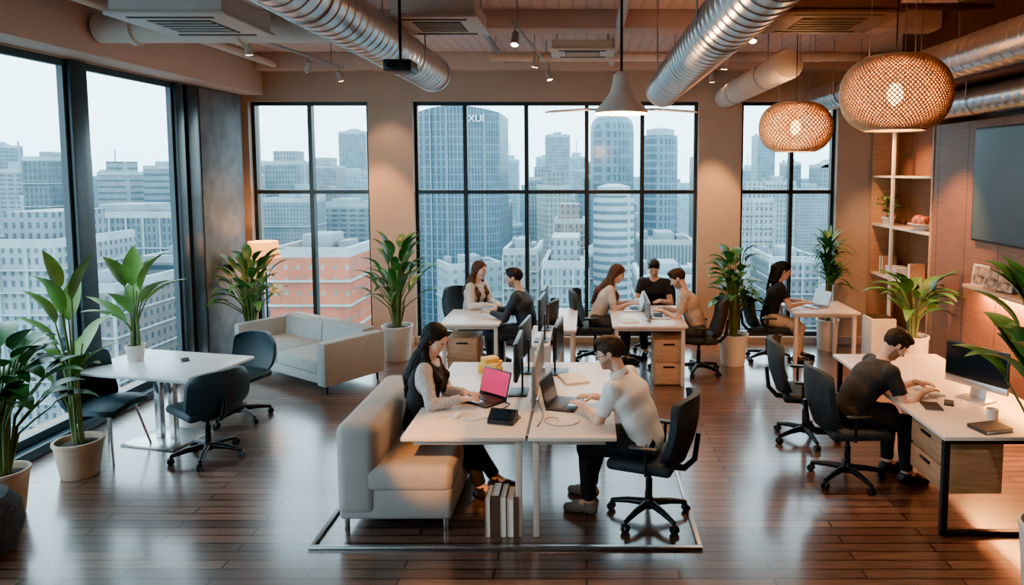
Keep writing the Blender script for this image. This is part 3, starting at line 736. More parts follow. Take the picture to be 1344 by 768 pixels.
# ------------------------------------------------------------------ furniture
def office_chair(loc, rz, label, fabric='chair_fabric', low=False):
    r = E('office_chair', loc, rz, label, 'chair', 'low backed swivel chairs' if low else 'swivel office chairs')
    b = MB(); b.lathe([(.045, .075), (.05, .09), (.05, .13), (.034, .15)], 16)
    for k in range(5):
        a = 2*PI*k/5+.3; c, s_ = math.cos(a), math.sin(a)
        b.pipe([(.03*c, .03*s_, .11), (.17*c, .17*s_, .1), (.3*c, .3*s_, .075)], [.03, .024, .017], 10)
    b.build('star_base', 'black_metal', r)
    for k in range(5):
        a = 2*PI*k/5+.3; c, s_ = math.cos(a), math.sin(a); m = MB()
        for q in (-1, 1):
            p = V((.3*c, .3*s_, .03)); t = V((-s_, c, 0))
            m.pipe([p+t*q*.008, p+t*q*.024], .03, 14)
        m.pipe([(.3*c, .3*s_, .03), (.3*c, .3*s_, .08)], .009, 8)
        m.build('caster', 'black_plastic', r)
    MB().pipe([(0, 0, .12), (0, 0, .30)], .027).pipe([(0, 0, .28), (0, 0, .40)], .018).build('gas_column', 'black_metal', r)
    MB().box((0, -.02, .405), (.2, .26, .05), None, .015).build('mechanism', 'black_plastic', r)
    MB().box((0, .02, .462), (.5, .49, .08), None, .036, 4).build('seat', fabric, r)
    if low:
        MB().panel((0, -.23, .665), .56, .40, .045, .09, rad(12), taper=.05).build('backrest', fabric, r)
        MB().pipe([(0, -.1, .41), (0, -.26, .42), (0, -.325, .50), (0, -.34, .62)], [.025, .025, .022, .018], 10).build('back_support', 'black_plastic', r)
    else:
        MB().panel((0, -.235, .74), .56, .50, .05, .095, rad(11), taper=.05).build('backrest', fabric, r)
        MB().pipe([(0, -.1, .41), (0, -.27, .42), (0, -.345, .50), (0, -.37, .70)], [.025, .025, .022, .018], 10).build('back_support', 'black_plastic', r)
        for sd in (-1, 1):
            MB().pipe([(sd*.2, -.04, .42), (sd*.28, -.05, .44), (sd*.288, -.05, .63)], .012, 10).box((sd*.288, -.03, .64), (.05, .2, .024), None, .01).build('armrest', 'black_plastic', r)
    return r
CHAIRS = {}
def chair_at(x, y, nx, ny, label, low=False):
    if low not in CHAIRS:
        CHAIRS[low] = office_chair((x, y, 0), face(nx, ny), label, 'chair_shell' if low else 'chair_fabric', low); return CHAIRS[low]
    return dup(CHAIRS[low], (x, y, 0), face(nx, ny), label)
def desk(name, label, x0, x1, y0, y1, z=.75, topm='desk_top', legm='desk_leg', group=None, sled=False, legw=.045, skip=()):
    cx, cy = (x0+x1)/2, (y0+y1)/2; r = E(name, (cx, cy, 0), 0, label, 'desk', group); a, b = (x1-x0)/2, (y1-y0)/2
    MB().box2(-a, a, -b, b, z-.03, z, .006).build('tabletop', topm, r)
    for sx_ in (-1, 1):
        for sy in (-1, 1):
            if (sx_, sy) in skip: continue
            MB().box2(*sorted((sx_*(a-.03), sx_*(a-.03-legw))), *sorted((sy*(b-.05), sy*(b-.05-legw))), 0, z-.03, .004).build('leg', legm, r)
    for sy in (-1, 1):
        MB().box2(-a+.03+legw, a-.03-legw, *sorted((sy*(b-.055), sy*(b-.055-.03))), z-.075, z-.03, .004).build('crossbar', legm, r)
        if sled: MB().box2(-a+.03+legw, a-.03-legw, *sorted((sy*(b-.05), sy*(b-.05-legw))), .0, .035, .004).build('foot_bar', legm, r)
    return r
def drawers(label, x0, x1, y0, y1, z0, z1, front='-y', mat='wood_oak', n_=2):
    cx, cy = (x0+x1)/2, (y0+y1)/2; r = E('drawer_cabinet', (cx, cy, z0), 0, label, 'cabinet', 'drawer units under the desks'); a, b = (x1-x0)/2, (y1-y0)/2; h = z1-z0
    MB().box2(-a, a, -b, b, 0, h, .006).build('body', mat, r)
    for k in range(n_):
        q0 = h/n_*k+.012; q1 = h/n_*(k+1)-.012
        if front == '-y':
            d = MB().box2(-a+.012, a-.012, -b-.018, -b, q0, q1, .004).build('drawer', mat, r)
            MB().box2(-.07, .07, -b-.032, -b-.018, q1-.05, q1-.03, .003).build('handle', 'black_metal', d)
        else:
            d = MB().box2(-a-.018, -a, -b+.012, b-.012, q0, q1, .004).build('drawer', mat, r)
            MB().box2(-a-.032, -a-.018, -.07, .07, q1-.05, q1-.03, .003).build('handle', 'black_metal', d)
    return r
def laptop(label, loc, rz, disp='screen_blue', lid=18, body='alu'):
    r = E('laptop', loc, rz, label, 'laptop', 'laptops on the desks')
    MB().box2(-.16, .16, -.115, .115, 0, .016, .005).build('base', body, r)
    MB().box2(-.14, .14, -.02, .09, .0155, .0185, .001).build('keyboard', 'keys', r)
    MB().box2(-.05, .05, -.1, -.035, .0155, .0175).build('trackpad', 'steel', r)
    R = M.Translation((0, .112, .014)) @ M.Rotation(-rad(lid), 4, 'X')
    t = MB().box((0, 0, .108), (.32, .009, .216), None, .004); bmesh.ops.transform(t.b, matrix=R, verts=t.b.verts); l = t.build('screen_lid', 'black_plastic' if body != 'alu' else body, r)
    t = MB().box((0, -.0055, .112), (.298, .003, .188)); bmesh.ops.transform(t.b, matrix=R, verts=t.b.verts); t.build('display', disp, l)
    return r
def monitor(label, loc, rz, w_=.54, h_=.33, disp='screen_dark', back='black_plastic'):
    r = E('monitor', loc, rz, label, 'monitor', 'monitors on the desks')
    MB().box2(-.11, .11, -.07, .09, 0, .012, .005).build('stand_base', back, r)
    MB().box2(-.025, .025, .035, .05, .012, .30, .004).build('stand_neck', back, r)
    p = MB().box((0, .012, .16+h_/2), (w_, .03, h_), None, .008).build('screen_panel', back, r)
    MB().box((0, -.0045, .16+h_/2), (w_-.02, .004, h_-.02)).build('display', disp, p)
    return r
def lathe_thing(name, label, cat, prof, mat, loc, group=None, seg=24):
    o = MB().lathe(prof, seg).build(name, mat); o.location = loc; return tag(o, label, cat, group)
# --- central cluster
DY0, DY1 = 4.65, 6.55
desk('work_desk', 'pale desk in front of the taupe lounge seat, where woman types', -1.3, -.43, DY0, DY1, group='pale desks of the centre cluster', skip=((-1, -1),))
desk('work_desk', 'pale desk where man in white shirt types', -.41, .21, DY0, DY1, group='pale desks of the centre cluster', skip=((1, -1),))
fr = E('floor_frame', ((-1.92+.8)/2, 5.55, 0), 0, 'thin metal rectangle frame on floor around the centre desks', 'floor frame')
a, b = 1.36, 1.02
for q in ((-a, a, -b, -b+.035), (-a, a, b-.035, b), (-a, -a+.035, -b+.035, b-.035), (a-.035, a, -b+.035, b-.035)):
    MB().box2(q[0], q[1], q[2], q[3], 0, .022, .004).build('bar', 'steel', fr)
ls = E('lounge_seat', (-1.38, 5.36, 0), 0, 'pale taupe upholstered lounge seat under long haired woman', 'sofa')
MB().box2(-.42, -.11, -.63, .63, .12, .81, .085, 6).build('backrest', 'sofa_taupe', ls)
MB().box2(-.30, .42, -.628, .628, .30, .50, .06, 5).build('seat', 'sofa_taupe', ls)
MB().box2(-.40, .41, -.615, .615, .10, .34, .03, 3).build('base', 'sofa_taupe', ls)
for x in (-.36, .36):
    for y in (-.56, .56): MB().box2(x-.016, x+.016, y-.016, y+.016, 0, .11, .004).build('leg', 'chrome', ls)
person('woman with long dark hair in patterned grey sweater, typing at pink screen laptop', (-1.35, 5.42, 0), face(1, -.1), 'f', .5, 8, 32, -14,
       ((-.05, .36, .815), (.12, .38, .815)), ((-.09, .60), (.08, .52)), 'skin_light', 'hair_black', 'long', 'cloth_sweater', 2, 'cloth_black', 'shoe_black', vest='cloth_black', h=.0064)
laptop('laptop with pink screen in front of long haired woman', (-.84, 5.42, .75), facem(-.62, -.78), 'screen_pink', 16, 'black_plastic')
chair_at(.47, 5.0, -.93, .35, 'black swivel office chair under man in white shirt')
person('man with glasses and beard in white short sleeved shirt typing on laptop', (.45, 5.01, 0), face(-.93, .35), 'm', .515, 21, 16, 14,
       ((-.05, .5, .815), (.17, .48, .815)), ((-.12, .42), (.14, .5)), 'skin_tan', 'hair_brown', 'short', 'cloth_white', .72, 'cloth_black', 'shoe_grey', beard='stubble', glasses=True, collar='cloth_white', h=.0064, wide=1.14)
laptop('dark open laptop in front of man in white shirt', (-.17, 5.32, .75), facem(1, -.25), 'screen_dark', 14, 'black_plastic')
ps = E('privacy_screen', (-.42, 5.85, .70), 0, 'dark low divider panel standing between the two centre desks', 'divider')
MB().box2(-.012, .012, -.6, .6, .055, .38, .004).build('panel', 'panel_grey', ps)
for y in (-.45, .45): MB().box2(-.03, .03, y-.03, y+.03, .05, .075, .004).build('clamp', 'steel', ps)
monitor('black monitor edge-on behind the pink screen laptop', (-.58, 5.62, .75), facem(-1, .0), .5, .32)
monitor('black monitor beside yellow paper pads at far end of the woman\'s desk', (-.58, 6.25, .75), facem(-1, .1), .5, .32)
monitor('black monitor at far end of desk of man in white shirt', (-.25, 6.2, .75), facem(1, -.1), .5, .32)
for nm, rz, sx_, sy_, z0, hh, mat in (('lowest', .2, .22, .17, .75, .045, 'yellow_card'), ('middle', -.25, .18, .16, .796, .035, 'yellow_pale'), ('topmost', .5, .14, .12, .832, .04, 'yellow_card')):
    o = E('paper_pad', (-.9, 6.28, z0), rz, 'yellow paper pad behind pink screen laptop, %s of its small stack' % nm, 'paper pad', 'yellow pads in the stack')
    MB().box2(-sx_/2, sx_/2, -sy_/2, sy_/2, 0, hh, .003).build('sheets', mat, o); MB().box2(-sx_/2, sx_/2, sy_/2, sy_/2+.004, 0, hh).build('binding', 'yellow_card', o)
o = E('desk_phone', (-.62, 4.95, .75), -.25, 'small black desk device with sloped grey screen near front desk edge', 'desk phone')
MB().prism([(-.1, -.06, 0), (-.1, .06, 0), (-.1, .05, .085), (-.1, .02, .095), (-.1, -.06, .03)], (.2, 0, 0)).build('body', 'black_plastic', o)
MB().box((0, -.022, .067), (.12, .085, .004), M.Rotation(.68, 3, 'X')).build('display', 'screen_dark', o)
o = E('notebook', (-.12, 6.0, .75), .3, 'white paper notebook lying on desk beside monitor of man in white shirt', 'notebook')
MB().box2(-.11, .11, -.15, .15, 0, .012, .003).build('cover', 'paper', o); MB().box2(-.1, .1, -.145, .145, .012, .016).build('page', 'paper', o)
def cable(label, pts, r=.004, mat='white_plastic'):
    o = MB().pipe(pts, r, 8).build('cable', mat); return tag(o, label, 'cable')
cable('white cable curling on desk beside the sloped desk device', [(-1.12+.05*i, 5.02+.05*math.sin(i*.9), .754) for i in range(9)])
cable('black cable trailing beside the laptop of man in white shirt', [(-.36+.03*math.sin(i*.8), 4.85+.1*i, .754) for i in range(8)], .004, 'black_plastic')
cable('black cable looping between desk device and pink screen laptop', [(-.52-.02*i+.05*math.sin(i*1.1), 4.98+.05*i, .754) for i in range(10)], .004, 'black_plastic')
cable('grey cable curling near front edge of desk of man in white shirt', [(-.3+.09*math.cos(i*.6)+.015*i, 4.95+.09*math.sin(i*.6), .754) for i in range(13)], .004, 'grey_plastic')
o = MB().ball((0, 0, .012), (.03, .05, .018), 14).build('mouse', 'white_plastic'); o.location = (-.98, 5.06, .752); tag(o, 'small white mouse on the desk in front of pink screen laptop', 'mouse')
def book(label, x, y, wd, hh, dp, mat, rz=0, z=0.0, group=None):
    o = E('book', (x, y, z), rz, label, 'book', group)
    MB().box2(-wd/2, -wd/2+.004, -dp/2, dp/2, 0, hh).box2(wd/2-.004, wd/2, -dp/2, dp/2, 0, hh).box2(-wd/2+.004, wd/2-.004, dp/2-.004, dp/2, 0, hh).build('cover', mat, o)
    MB().box2(-wd/2+.004, wd/2-.004, -dp/2+.006, dp/2-.004, .003, hh-.006).build('pages', 'paper', o)
for i, (mat, lb, w_, hh) in enumerate((('book_tan', 'thin tan book, leftmost of the upright row under centre desk', .035, .29), ('book_brown', 'thick dark brown binder second from left under centre desk', .06, .31), ('book_grey', 'white edged grey book third in the upright row under centre desk', .045, .30), ('book_tan', 'wide tan book, next to the desk leg in the row', .05, .28), ('book_brown', 'thin brown book, rightmost of upright row under centre desk', .03, .30))):
    book(lb, -.72+sum((.035, .06, .045, .05, .03)[:i])+w_/2+.004*i, 4.80, w_, hh, .22, mat, PI if i in (1, 4) else 0, 0, 'books standing on floor under centre desk')
# --- table with chairs on the left
tb = E('meeting_table', (-4.08, 6.5, 0), -.218, 'white rectangular table near left window with potted plant on top', 'table')
MB().box2(-.66, .66, -.43, .43, .72, .75, .008).build('tabletop', 'white_top', tb)
for x in (-.08, .08): MB().box2(x-.03, x+.03, -.03, .03, .02, .72, .004).build('leg', 'chrome', tb)
MB().box2(-.3, .3, -.25, .25, 0, .02, .006).build('base_plate', 'chrome', tb)
MB().box2(-.5, .5, -.03, .03, .69, .72, .004).build('support_bar', 'chrome', tb)
o = E('smartphone', (-3.95, 6.62, .75), .6, 'dark smartphone lying on white table near left window', 'phone')
MB().box2(-.036, .036, -.075, .075, 0, .008, .003).build('body', 'black_plastic', o); MB().box2(-.033, .033, -.07, .07, .008, .009).build('display', 'screen_dark', o)
vc = E('side_chair', (-4.40, 6.16, 0), face(1, -.1), 'dark shell tub chair with metal legs at left end of white table', 'chair')
MB().panel((0, .02, .47), .52, .50, .05, .05, 0, rot=M.Rotation(-PI/2+.06, 3, 'X')).build('seat', 'chair_shell', vc)
MB().panel((0, -.22, .69), .62, .52, .045, .15, rad(12)).build('backrest', 'chair_shell', vc)
for sx_ in (-1, 1):
    for sy in (-1, 1): MB().pipe([(sx_*.15, sy*.14, .42), (sx_*.23, sy*.22, 0)], .011, 8).build('leg', 'chrome', vc)
chair_at(-3.45, 6.08, -.8, .6, 'dark low backed swivel chair at near right corner of white table', True)
chair_at(-3.66, 7.06, -.3, -.95, 'dark low backed swivel chair behind white table beside grey sofa', True)
# --- sofa
sf = E('sofa', (-3.55, 8.62, 0), -.60, 'light grey two seat sofa by left back window', 'sofa')
MB().box2(-.96, .92, -.40, .40, .12, .24, .012).build('base', 'sofa_grey', sf)
MB().box2(.79, .95, -.43, .42, .11, .62, .014, 2).build('armrest', 'sofa_grey', sf)
MB().box2(-.98, -.88, -.43, .42, .11, .62, .014, 2).build('armrest', 'sofa_grey', sf)
for x0, x1 in ((-.875, -.047), (-.043, .785)):
    MB().box2(x0, x1, -.42, .24, .242, .39, .018, 3).build('seat_cushion', 'sofa_grey', sf)
    MB().box(((x0+x1)/2, .26, .51), (x1-x0-.005, .08, .28), M.Rotation(-.12, 3, 'X'), .016, 3).build('back_cushion', 'sofa_grey', sf)
for sd in (-1, 1):
    for y in (-.36, .36): MB().pipe([(sd*.87, y, .12), (sd*.88, y, 0)], [.018, .012], 10).build('leg', 'black_metal', sf)
MB().box2(-.88, .79, .30, .42, .242, .66, .014, 2).build('backrest', 'sofa_grey', sf)
# --- back left table and desk
desk('work_desk', 'pale small desk shared by woman in white and man in dark jacket', -1.8, -1.06, 8.2, 9.12, group='pale desks at the back')
drawers('oak drawer unit below desk of woman in white top', -1.72, -1.34, 8.3, 8.72, .0, .55)
chair_at(-1.62, 9.4, .85, -.5, 'dark swivel chair behind woman in white top')
person('woman with long auburn hair in white top leaning on back desk', (-1.6, 9.39, 0), face(.85, -.5), 'f', .5, 10, 14, 0, ((-.02, .42, .82), (.14, .40, .82)), ((-.1, .4), (.1, .4)), 'skin_light', 'hair_auburn', 'long', 'cloth_cream', 2, 'cloth_denim', h=.0085)
chair_at(-.72, 8.62, -1, .15, 'dark swivel chair under man in dark jacket')
person('man in dark navy jacket seated facing woman in white top', (-.74, 8.62, 0), face(-1, .15), 'm', .5, 12, 12, 0, ((-.1, .47, .82), (.1, .46, .82)), ((-.12, .38), (.12, .42)), 'skin_tan', 'hair_black', 'short', 'cloth_navy', 2, 'cloth_navy', beard='stubble', h=.0085)
desk('work_desk', 'narrow pale desk behind dark monitors at the back, right of man in dark jacket', -.38, -.12, 7.9, 9.2, group='pale desks at the back')
desk('work_desk', 'slim pale desk carrying row of monitors behind the centre desks', -.64, -.4, 7.2, 8.15, group='pale desks at the back')
monitor('black monitor directly behind man in dark jacket', (-.5, 7.95, .75), facem(-1, .05), .5, .34)
monitor('black monitor on slim desk between centre desks and man in dark jacket', (-.5, 7.4, .75), facem(-1, .05), .5, .34)
# --- back right desk
desk('work_desk', 'pale shared desk where three people work by centre window', .31, 1.22, 8.1, 9.4, group='pale desks at the back')
drawers('oak drawer unit under shared desk by centre window', .82, 1.18, 8.2, 8.6, 0, .56)
ps = E('privacy_screen', (.77, 8.75, .70), 0, 'dark divider panel along middle of shared back desk', 'divider')
MB().box2(-.01, .01, -.5, .4, .055, .30, .004).build('panel', 'panel_grey', ps)
for y in (-.35, .3): MB().box2(-.025, .025, y-.03, y+.03, .05, .075, .004).build('clamp', 'steel', ps)
chair_at(.12, 9.3, 1, -.1, 'dark swivel chair under woman in cream top at shared back desk')
person('woman with auburn hair in cream top, left side of shared back desk', (.14, 9.3, 0), face(1, -.15), 'f', .5, 20, 30, 0, ((-.09, .46, .82), (.09, .46, .82)), ((-.1, .4), (.1, .4)), 'skin_tan', 'hair_auburn', 'long', 'cloth_cream', .7, 'cloth_denim', h=.0085)
chair_at(1.0, 9.82, -.2, -1, 'dark swivel chair at far end of shared back desk')
person('man in black shirt at far end of shared back desk', (1.0, 9.82, 0), face(-.25, -1), 'm', .5, 14, 32, 8, ((-.12, .44, .82), (.12, .44, .82)), ((-.1, .36), (.1, .36)), 'skin_tan', 'hair_black', 'short', 'cloth_black', .6, 'cloth_black', h=.0085)
chair_at(1.45, 8.72, -1, .1, 'dark swivel chair under man in beige shirt')
person('man in beige shirt on right side of shared back desk', (1.43, 8.72, 0), face(-1, .12), 'm', .5, 18, 32, 0, ((-.1, .46, .82), (.12, .44, .82)), ((-.12, .4), (.12, .44)), 'skin_light', 'hair_brown', 'short', 'cloth_beige', .7, 'cloth_denim', beard='stubble', h=.0085)
laptop('laptop in front of woman in cream top', (.6, 9.1, .75), facem(-1, -.1), 'screen_blue')
laptop('laptop in front of man in beige shirt', (.95, 8.64, .75), facem(1, -.1), 'screen_blue')
o = E('notebook', (.52, 8.4, .75), .2, 'white notebook on near left part of shared back desk', 'notebook')
MB().box2(-.1, .1, -.14, .14, 0, .012, .003).build('cover', 'paper', o); MB().box2(-.09, .09, -.13, .13, .012, .015).build('page', 'paper', o)
# --- far right desk
desk('work_desk', 'pale desk by right window with a single laptop', 2.72, 3.6, 8.88, 9.72, group='pale desks at the back')
chair_at(2.5, 9.32, 1, -.1, 'dark swivel chair under woman in black tee by right window')
person('woman with ponytail in black tee and tan trousers working by right window', (2.51, 9.32, 0), face(1, -.1), 'f', .5, 12, 22, 0, ((-.09, .46, .82), (.09, .45, .82)), ((-.1, .46), (.1, .36)), 'skin_tan', 'hair_black', 'tail', 'cloth_black', .55, 'cloth_beige', h=.0085)
laptop('laptop on desk by right window', (3.11, 9.28, .75), facem(-.9, -.4), 'screen_blue')
# --- right hand desk
desk('work_desk', 'long pale desk at right with desktop computer and black sled frame', 2.5, 3.55, 4.66, 6.85, legm='black_metal', sled=True)
drawers('wooden two drawer unit hung under the front end of right desk', 2.60, 3.02, 4.82, 5.32, .26, .672, '-x')
chair_at(2.2, 5.62, 1, .02, 'dark swivel chair under man in black tee at right desk')
chair_at(2.12, 6.5, .95, -.2, 'empty dark swivel chair behind man in black tee')
person('man in black tee looking down at the right desk', (2.2, 5.63, 0), face(1, .08), 'm', .5, 30, 44, -8, ((-.02, .60, .815), (.2, .54, .815)), ((-.12, .42), (.12, .46)), 'skin_tan', 'hair_black', 'short', 'cloth_black', .62, 'cloth_black', beard='stubble', h=.0066)
im = E('desktop_computer', (3.14, 5.44, .75), facem(-.88, -.48), 'slim silver desktop computer with black screen on right desk', 'computer')
MB().box2(-.12, .12, -.06, .12, 0, .01, .004).build('foot', 'alu', im)
MB().box((0, .07, .11), (.13, .01, .22), M.Rotation(-.15, 3, 'X'), .003).build('stand', 'alu', im)
MB().box2(-.26, .26, .01, .035, .10, .155, .004).build('chin', 'alu', im)
p = MB().box2(-.26, .26, .01, .035, .156, .44, .004).build('screen_panel', 'black_plastic', im)
MB().box2(-.247, .247, .006, .01, .17, .427).build('display', 'screen_dark', p)
kb = E('keyboard', (2.88, 5.72, .75), face(1, .1), 'slim white keyboard under hands of man in black tee', 'keyboard')
MB().box2(-.21, .21, -.06, .06, 0, .012, .004).build('base', 'alu', kb)
m = MB()
for i in range(13):
    for j in range(4): m.box((-.188+i*.0313, -.042+j*.028, .0145), (.025, .022, .005))
m.build('keys', 'white_plastic', kb)
o = E('mug', (3.02, 4.98, .75), .5, 'white mug on right desk near the desktop computer', 'mug')
MB().lathe([(.034, 0), (.04, .01), (.042, .09), (.038, .09), (.036, .012), (.01, .01)], 20).build('cup', 'ceramic_white', o)
MB().pipe([(.04, 0, .075), (.065, 0, .07), (.07, 0, .045), (.06, 0, .022), (.04, 0, .02)], .006, 8).build('handle', 'ceramic_white', o)
def stacked(name, label, x, y, rz, w_, d_, h_, m1):
    o = E(name, (x, y, .75), rz, label, 'notebook'); MB().box2(-w_/2, w_/2, -d_/2, d_/2, 0, .004).box2(-w_/2, w_/2, -d_/2, d_/2, h_-.004, h_).box2(-w_/2, -w_/2+.004, -d_/2, d_/2, .004, h_-.004).build('cover', m1, o)
    MB().box2(-w_/2+.004, w_/2-.004, -d_/2+.004, d_/2-.004, .004, h_-.004).build('pages', 'paper', o)
stacked('notebook', 'black notebook at front end of the right desk', 2.9, 4.80, .25, .24, .17, .028, 'book_navy')
stacked('notebook', 'dark small notebook near hands of man in black tee', 2.72, 5.28, -.2, .13, .18, .012, 'book_navy')
o = E('smartphone', (2.9, 5.36, .75), -.5, 'black smartphone beside the dark small notebook on right desk', 'phone')
MB().box2(-.036, .036, -.075, .075, 0, .008, .003).build('body', 'black_plastic', o); MB().box2(-.033, .033, -.07, .07, .008, .009).build('display', 'screen_dark', o)
# ------------------------------------------------------------------ plants
def plant(label, loc, pot, style, HT, n_=12, L=.4, Wd=.13, spread=.3, seed=1, mat='leaf_green', name='potted_plant', potmat='pot_terracotta', e0=75, droop=80, lx=0, xmin=None, ymax=None, fmin=.0):
    rnd = random.Random(seed); r = E(name, loc, 0, label, 'plant', 'potted plants')
    r1, r0, h = pot
    MB().lathe([(r0, 0), (r0*1.04, .01), (r1*.98, h-.03), (r1*1.03, h-.025), (r1*1.03, h), (r1*.92, h), (r1*.90, h-.05), (.01, h-.052)], 28).build('pot', potmat, r)
    MB().lathe([(r1*.89, h-.05), (r1*.6, h-.03), (.01, h-.025)], 20).build('soil', 'soil', r)
    st = MB(); lf = MB()
    if style == 'broad':
        for i in range(n_):
            az = i*2.4+rnd.uniform(-.4, .4); f = rnd.uniform(fmin, 1) if i > 1 else 1
            LL = L*rnd.uniform(.75, 1.1); el = rad(e0-30*(1-f)+rnd.uniform(-8, 8)); top = max(h+.08, h+(HT-h-LL*math.sin(el)*.8)*(.35+.65*f)); ou = spread*rnd.uniform(.4, 1)*(1-.35*f)
            p0 = V((.04*math.cos(az), .04*math.sin(az), h-.03)); p2 = V((ou*math.cos(az)+lx, ou*math.sin(az), top)); p1 = V((ou*.35*math.cos(az)+lx*.4, ou*.35*math.sin(az), h+(top-h)*.6))
            st.pipe([p0, (p0+p1)/2, p1, (p1+p2)/2+V((0, 0, .01)), p2], [.011, .010, .009, .008, .006], 7)
            lf.leaf(p2, az, el, LL, Wd*rnd.uniform(.85, 1.15), rad(droop*rnd.uniform(.6, 1.2)))
    elif style == 'bush':
        cz = h+(HT-h)*.58; rz_ = (HT-h)*.44
        for k in range(3):
            a = k*2.1+seed; st.pipe([(.02*math.cos(a), .02*math.sin(a), h-.03), (.05*math.cos(a), .05*math.sin(a), h+(HT-h)*.4), (spread*.35*math.cos(a), spread*.35*math.sin(a), h+(HT-h)*.85)], [.014, .012, .006], 8)
        for i in range(n_):
            u = rnd.uniform(-1, 1); az = rnd.uniform(0, 2*PI); q = math.sqrt(max(.05, 1-u*u))*rnd.uniform(.25, .95)
            p = V((q*spread*math.cos(az), q*spread*math.sin(az), cz+u*rz_))
            inner = V((p.x*.35, p.y*.35, p.z-.06)); st.pipe([inner, p], [.004, .003], 5)
            lf.leaf(p, az+rnd.uniform(-.6, .6), rad(rnd.uniform(0, 50)), L*rnd.uniform(.7, 1.15), Wd*rnd.uniform(.8, 1.2), rad(droop*rnd.uniform(.5, 1.2)), .2, 6)
    else:
        for k in range(3):
            a = k*2.1; tz = h+(HT-h)*(.45+.15*k); tx, ty = .05*math.cos(a), .05*math.sin(a)
            st.pipe([(tx*.4, ty*.4, h-.03), (tx, ty, tz)], [.018, .013], 8)
            for i in range(n_//3):
                az = i*2.4+rnd.uniform(-.3, .3); el = rad(rnd.uniform(10, 82))
                lf.leaf((tx, ty, tz-rnd.uniform(0, .2)), az, el, L*rnd.uniform(.7, 1.1), Wd, rad(droop*rnd.uniform(.6, 1.3)), .25, 7)
    for m in (st, lf):
        for v in m.b.verts:
            if xmin is not None:
                q = xmin-loc[0]
                if v.co.x < q+.1: v.co.x = q+.1*math.exp((v.co.x-q-.1)/.1)
            if ymax is not None:
                q = ymax-loc[1]
                if v.co.y > q-.1: v.co.y = q-.1*math.exp(-(v.co.y-q+.1)/.1)
    st.build('stems', 'stem' if style != 'bush' else 'trunk', r); lf.build('foliage', mat, r, norm=False)
    return r
plant('dense broad leafed plant at far left edge in small terracotta pot', (-4.40, 5.0, 0), (.17, .12, .36), 'broad', 1.5, 62, .32, .15, .36, 3, 'leaf_dark', e0=62, droop=85, xmin=-5.05)
plant('tall plant with long upright leaves in tan pot before left window', (-4.36, 5.72, 0), (.185, .135, .31), 'broad', 1.9, 14, .46, .13, .15, 8, 'leaf_light', e0=78, droop=45, lx=-.05, xmin=-5.05)
plant('big leafed plant in small white pot on top of white table', (-4.42, 6.6, .75), (.085, .065, .16), 'broad', 1.06, 10, .46, .16, .13, 5, 'leaf_light', potmat='pot_white', e0=74, droop=45, xmin=-5.02)
plant('bushy plant behind grey sofa beside floor lamp', (-4.62, 9.3, 0), (.18, .14, .45), 'broad', 1.62, 48, .40, .13, .40, 13, 'leaf_green', e0=68, xmin=-5.03, ymax=10.1)
plant('tall leafy plant in cream pot between grey sofa and centre window', (-2.62, 9.35, 0), (.21, .16, .48), 'broad', 1.82, 46, .42, .11, .36, 21, 'leaf_green', potmat='pot_white', ymax=10.1)
plant('broad leafed plant in pale pot against the right column', (1.98, 9.12, 0), (.20, .15, .42), 'broad', 1.66, 56, .28, .16, .24, 31, 'leaf_green', potmat='pot_white', e0=62, droop=90, ymax=10.1)
plant('feathery arching plant behind desk by right window', (3.52, 9.88, 0), (.16, .13, .45), 'arch', 1.92, 126, .46, .055, .28, 41, 'leaf_green', potmat='pot_white', ymax=10.14)
plant('leafy plant in tall white planter beside the right desk', (3.72, 7.7, 0), (.17, .15, .74), 'broad', 1.55, 30, .42, .12, .28, 51, 'leaf_green', potmat='pot_white', e0=60)
plant('large leafed plant in white pot at right edge of photo', (2.89, 4.08, 0), (.19, .15, .42), 'broad', 2.06, 32, .44, .16, .30, 63, 'leaf_green', potmat='pot_white', e0=74, droop=60, lx=-.10, fmin=.4)
# ------------------------------------------------------------------ floor lamp, pouf
fl = E('floor_lamp', (-4.62, 9.8, 0), 0, 'floor lamp with glowing warm drum shade by left column', 'lamp')
MB().lathe([(.15, 0), (.15, .02), (.02, .03)], 24).build('base', 'black_metal', fl)
MB().pipe([(0, 0, .02), (0, 0, 1.2), (-.03, 0, 1.4)], .011, 10).build('pole', 'black_metal', fl)
MB().lathe([(.23, 1.36), (.20, 1.60), (.195, 1.60), (.225, 1.36)], 32, (-.03, 0, 0), None, False).build('lamp_shade', 'lamp_shade', fl)
MB().ball((-.03, 0, 1.47), .04).build('bulb', 'bulb_warm', fl)
pf = E('pouf', (-4.2, 4.42, 0), 0, 'dark grey knitted pouf at bottom left corner', 'pouf')
MB().lathe([(.22, 0), (.3, .05), (.34, .18), (.33, .32), (.26, .41), (.1, .44), (.01, .442)], 36).build('cushion', 'pouf_knit', pf)
MB().lathe([(.02, .44), (.04, .446), (.03, .455), (.005, .457)], 16).build('button', 'pouf_knit', pf)
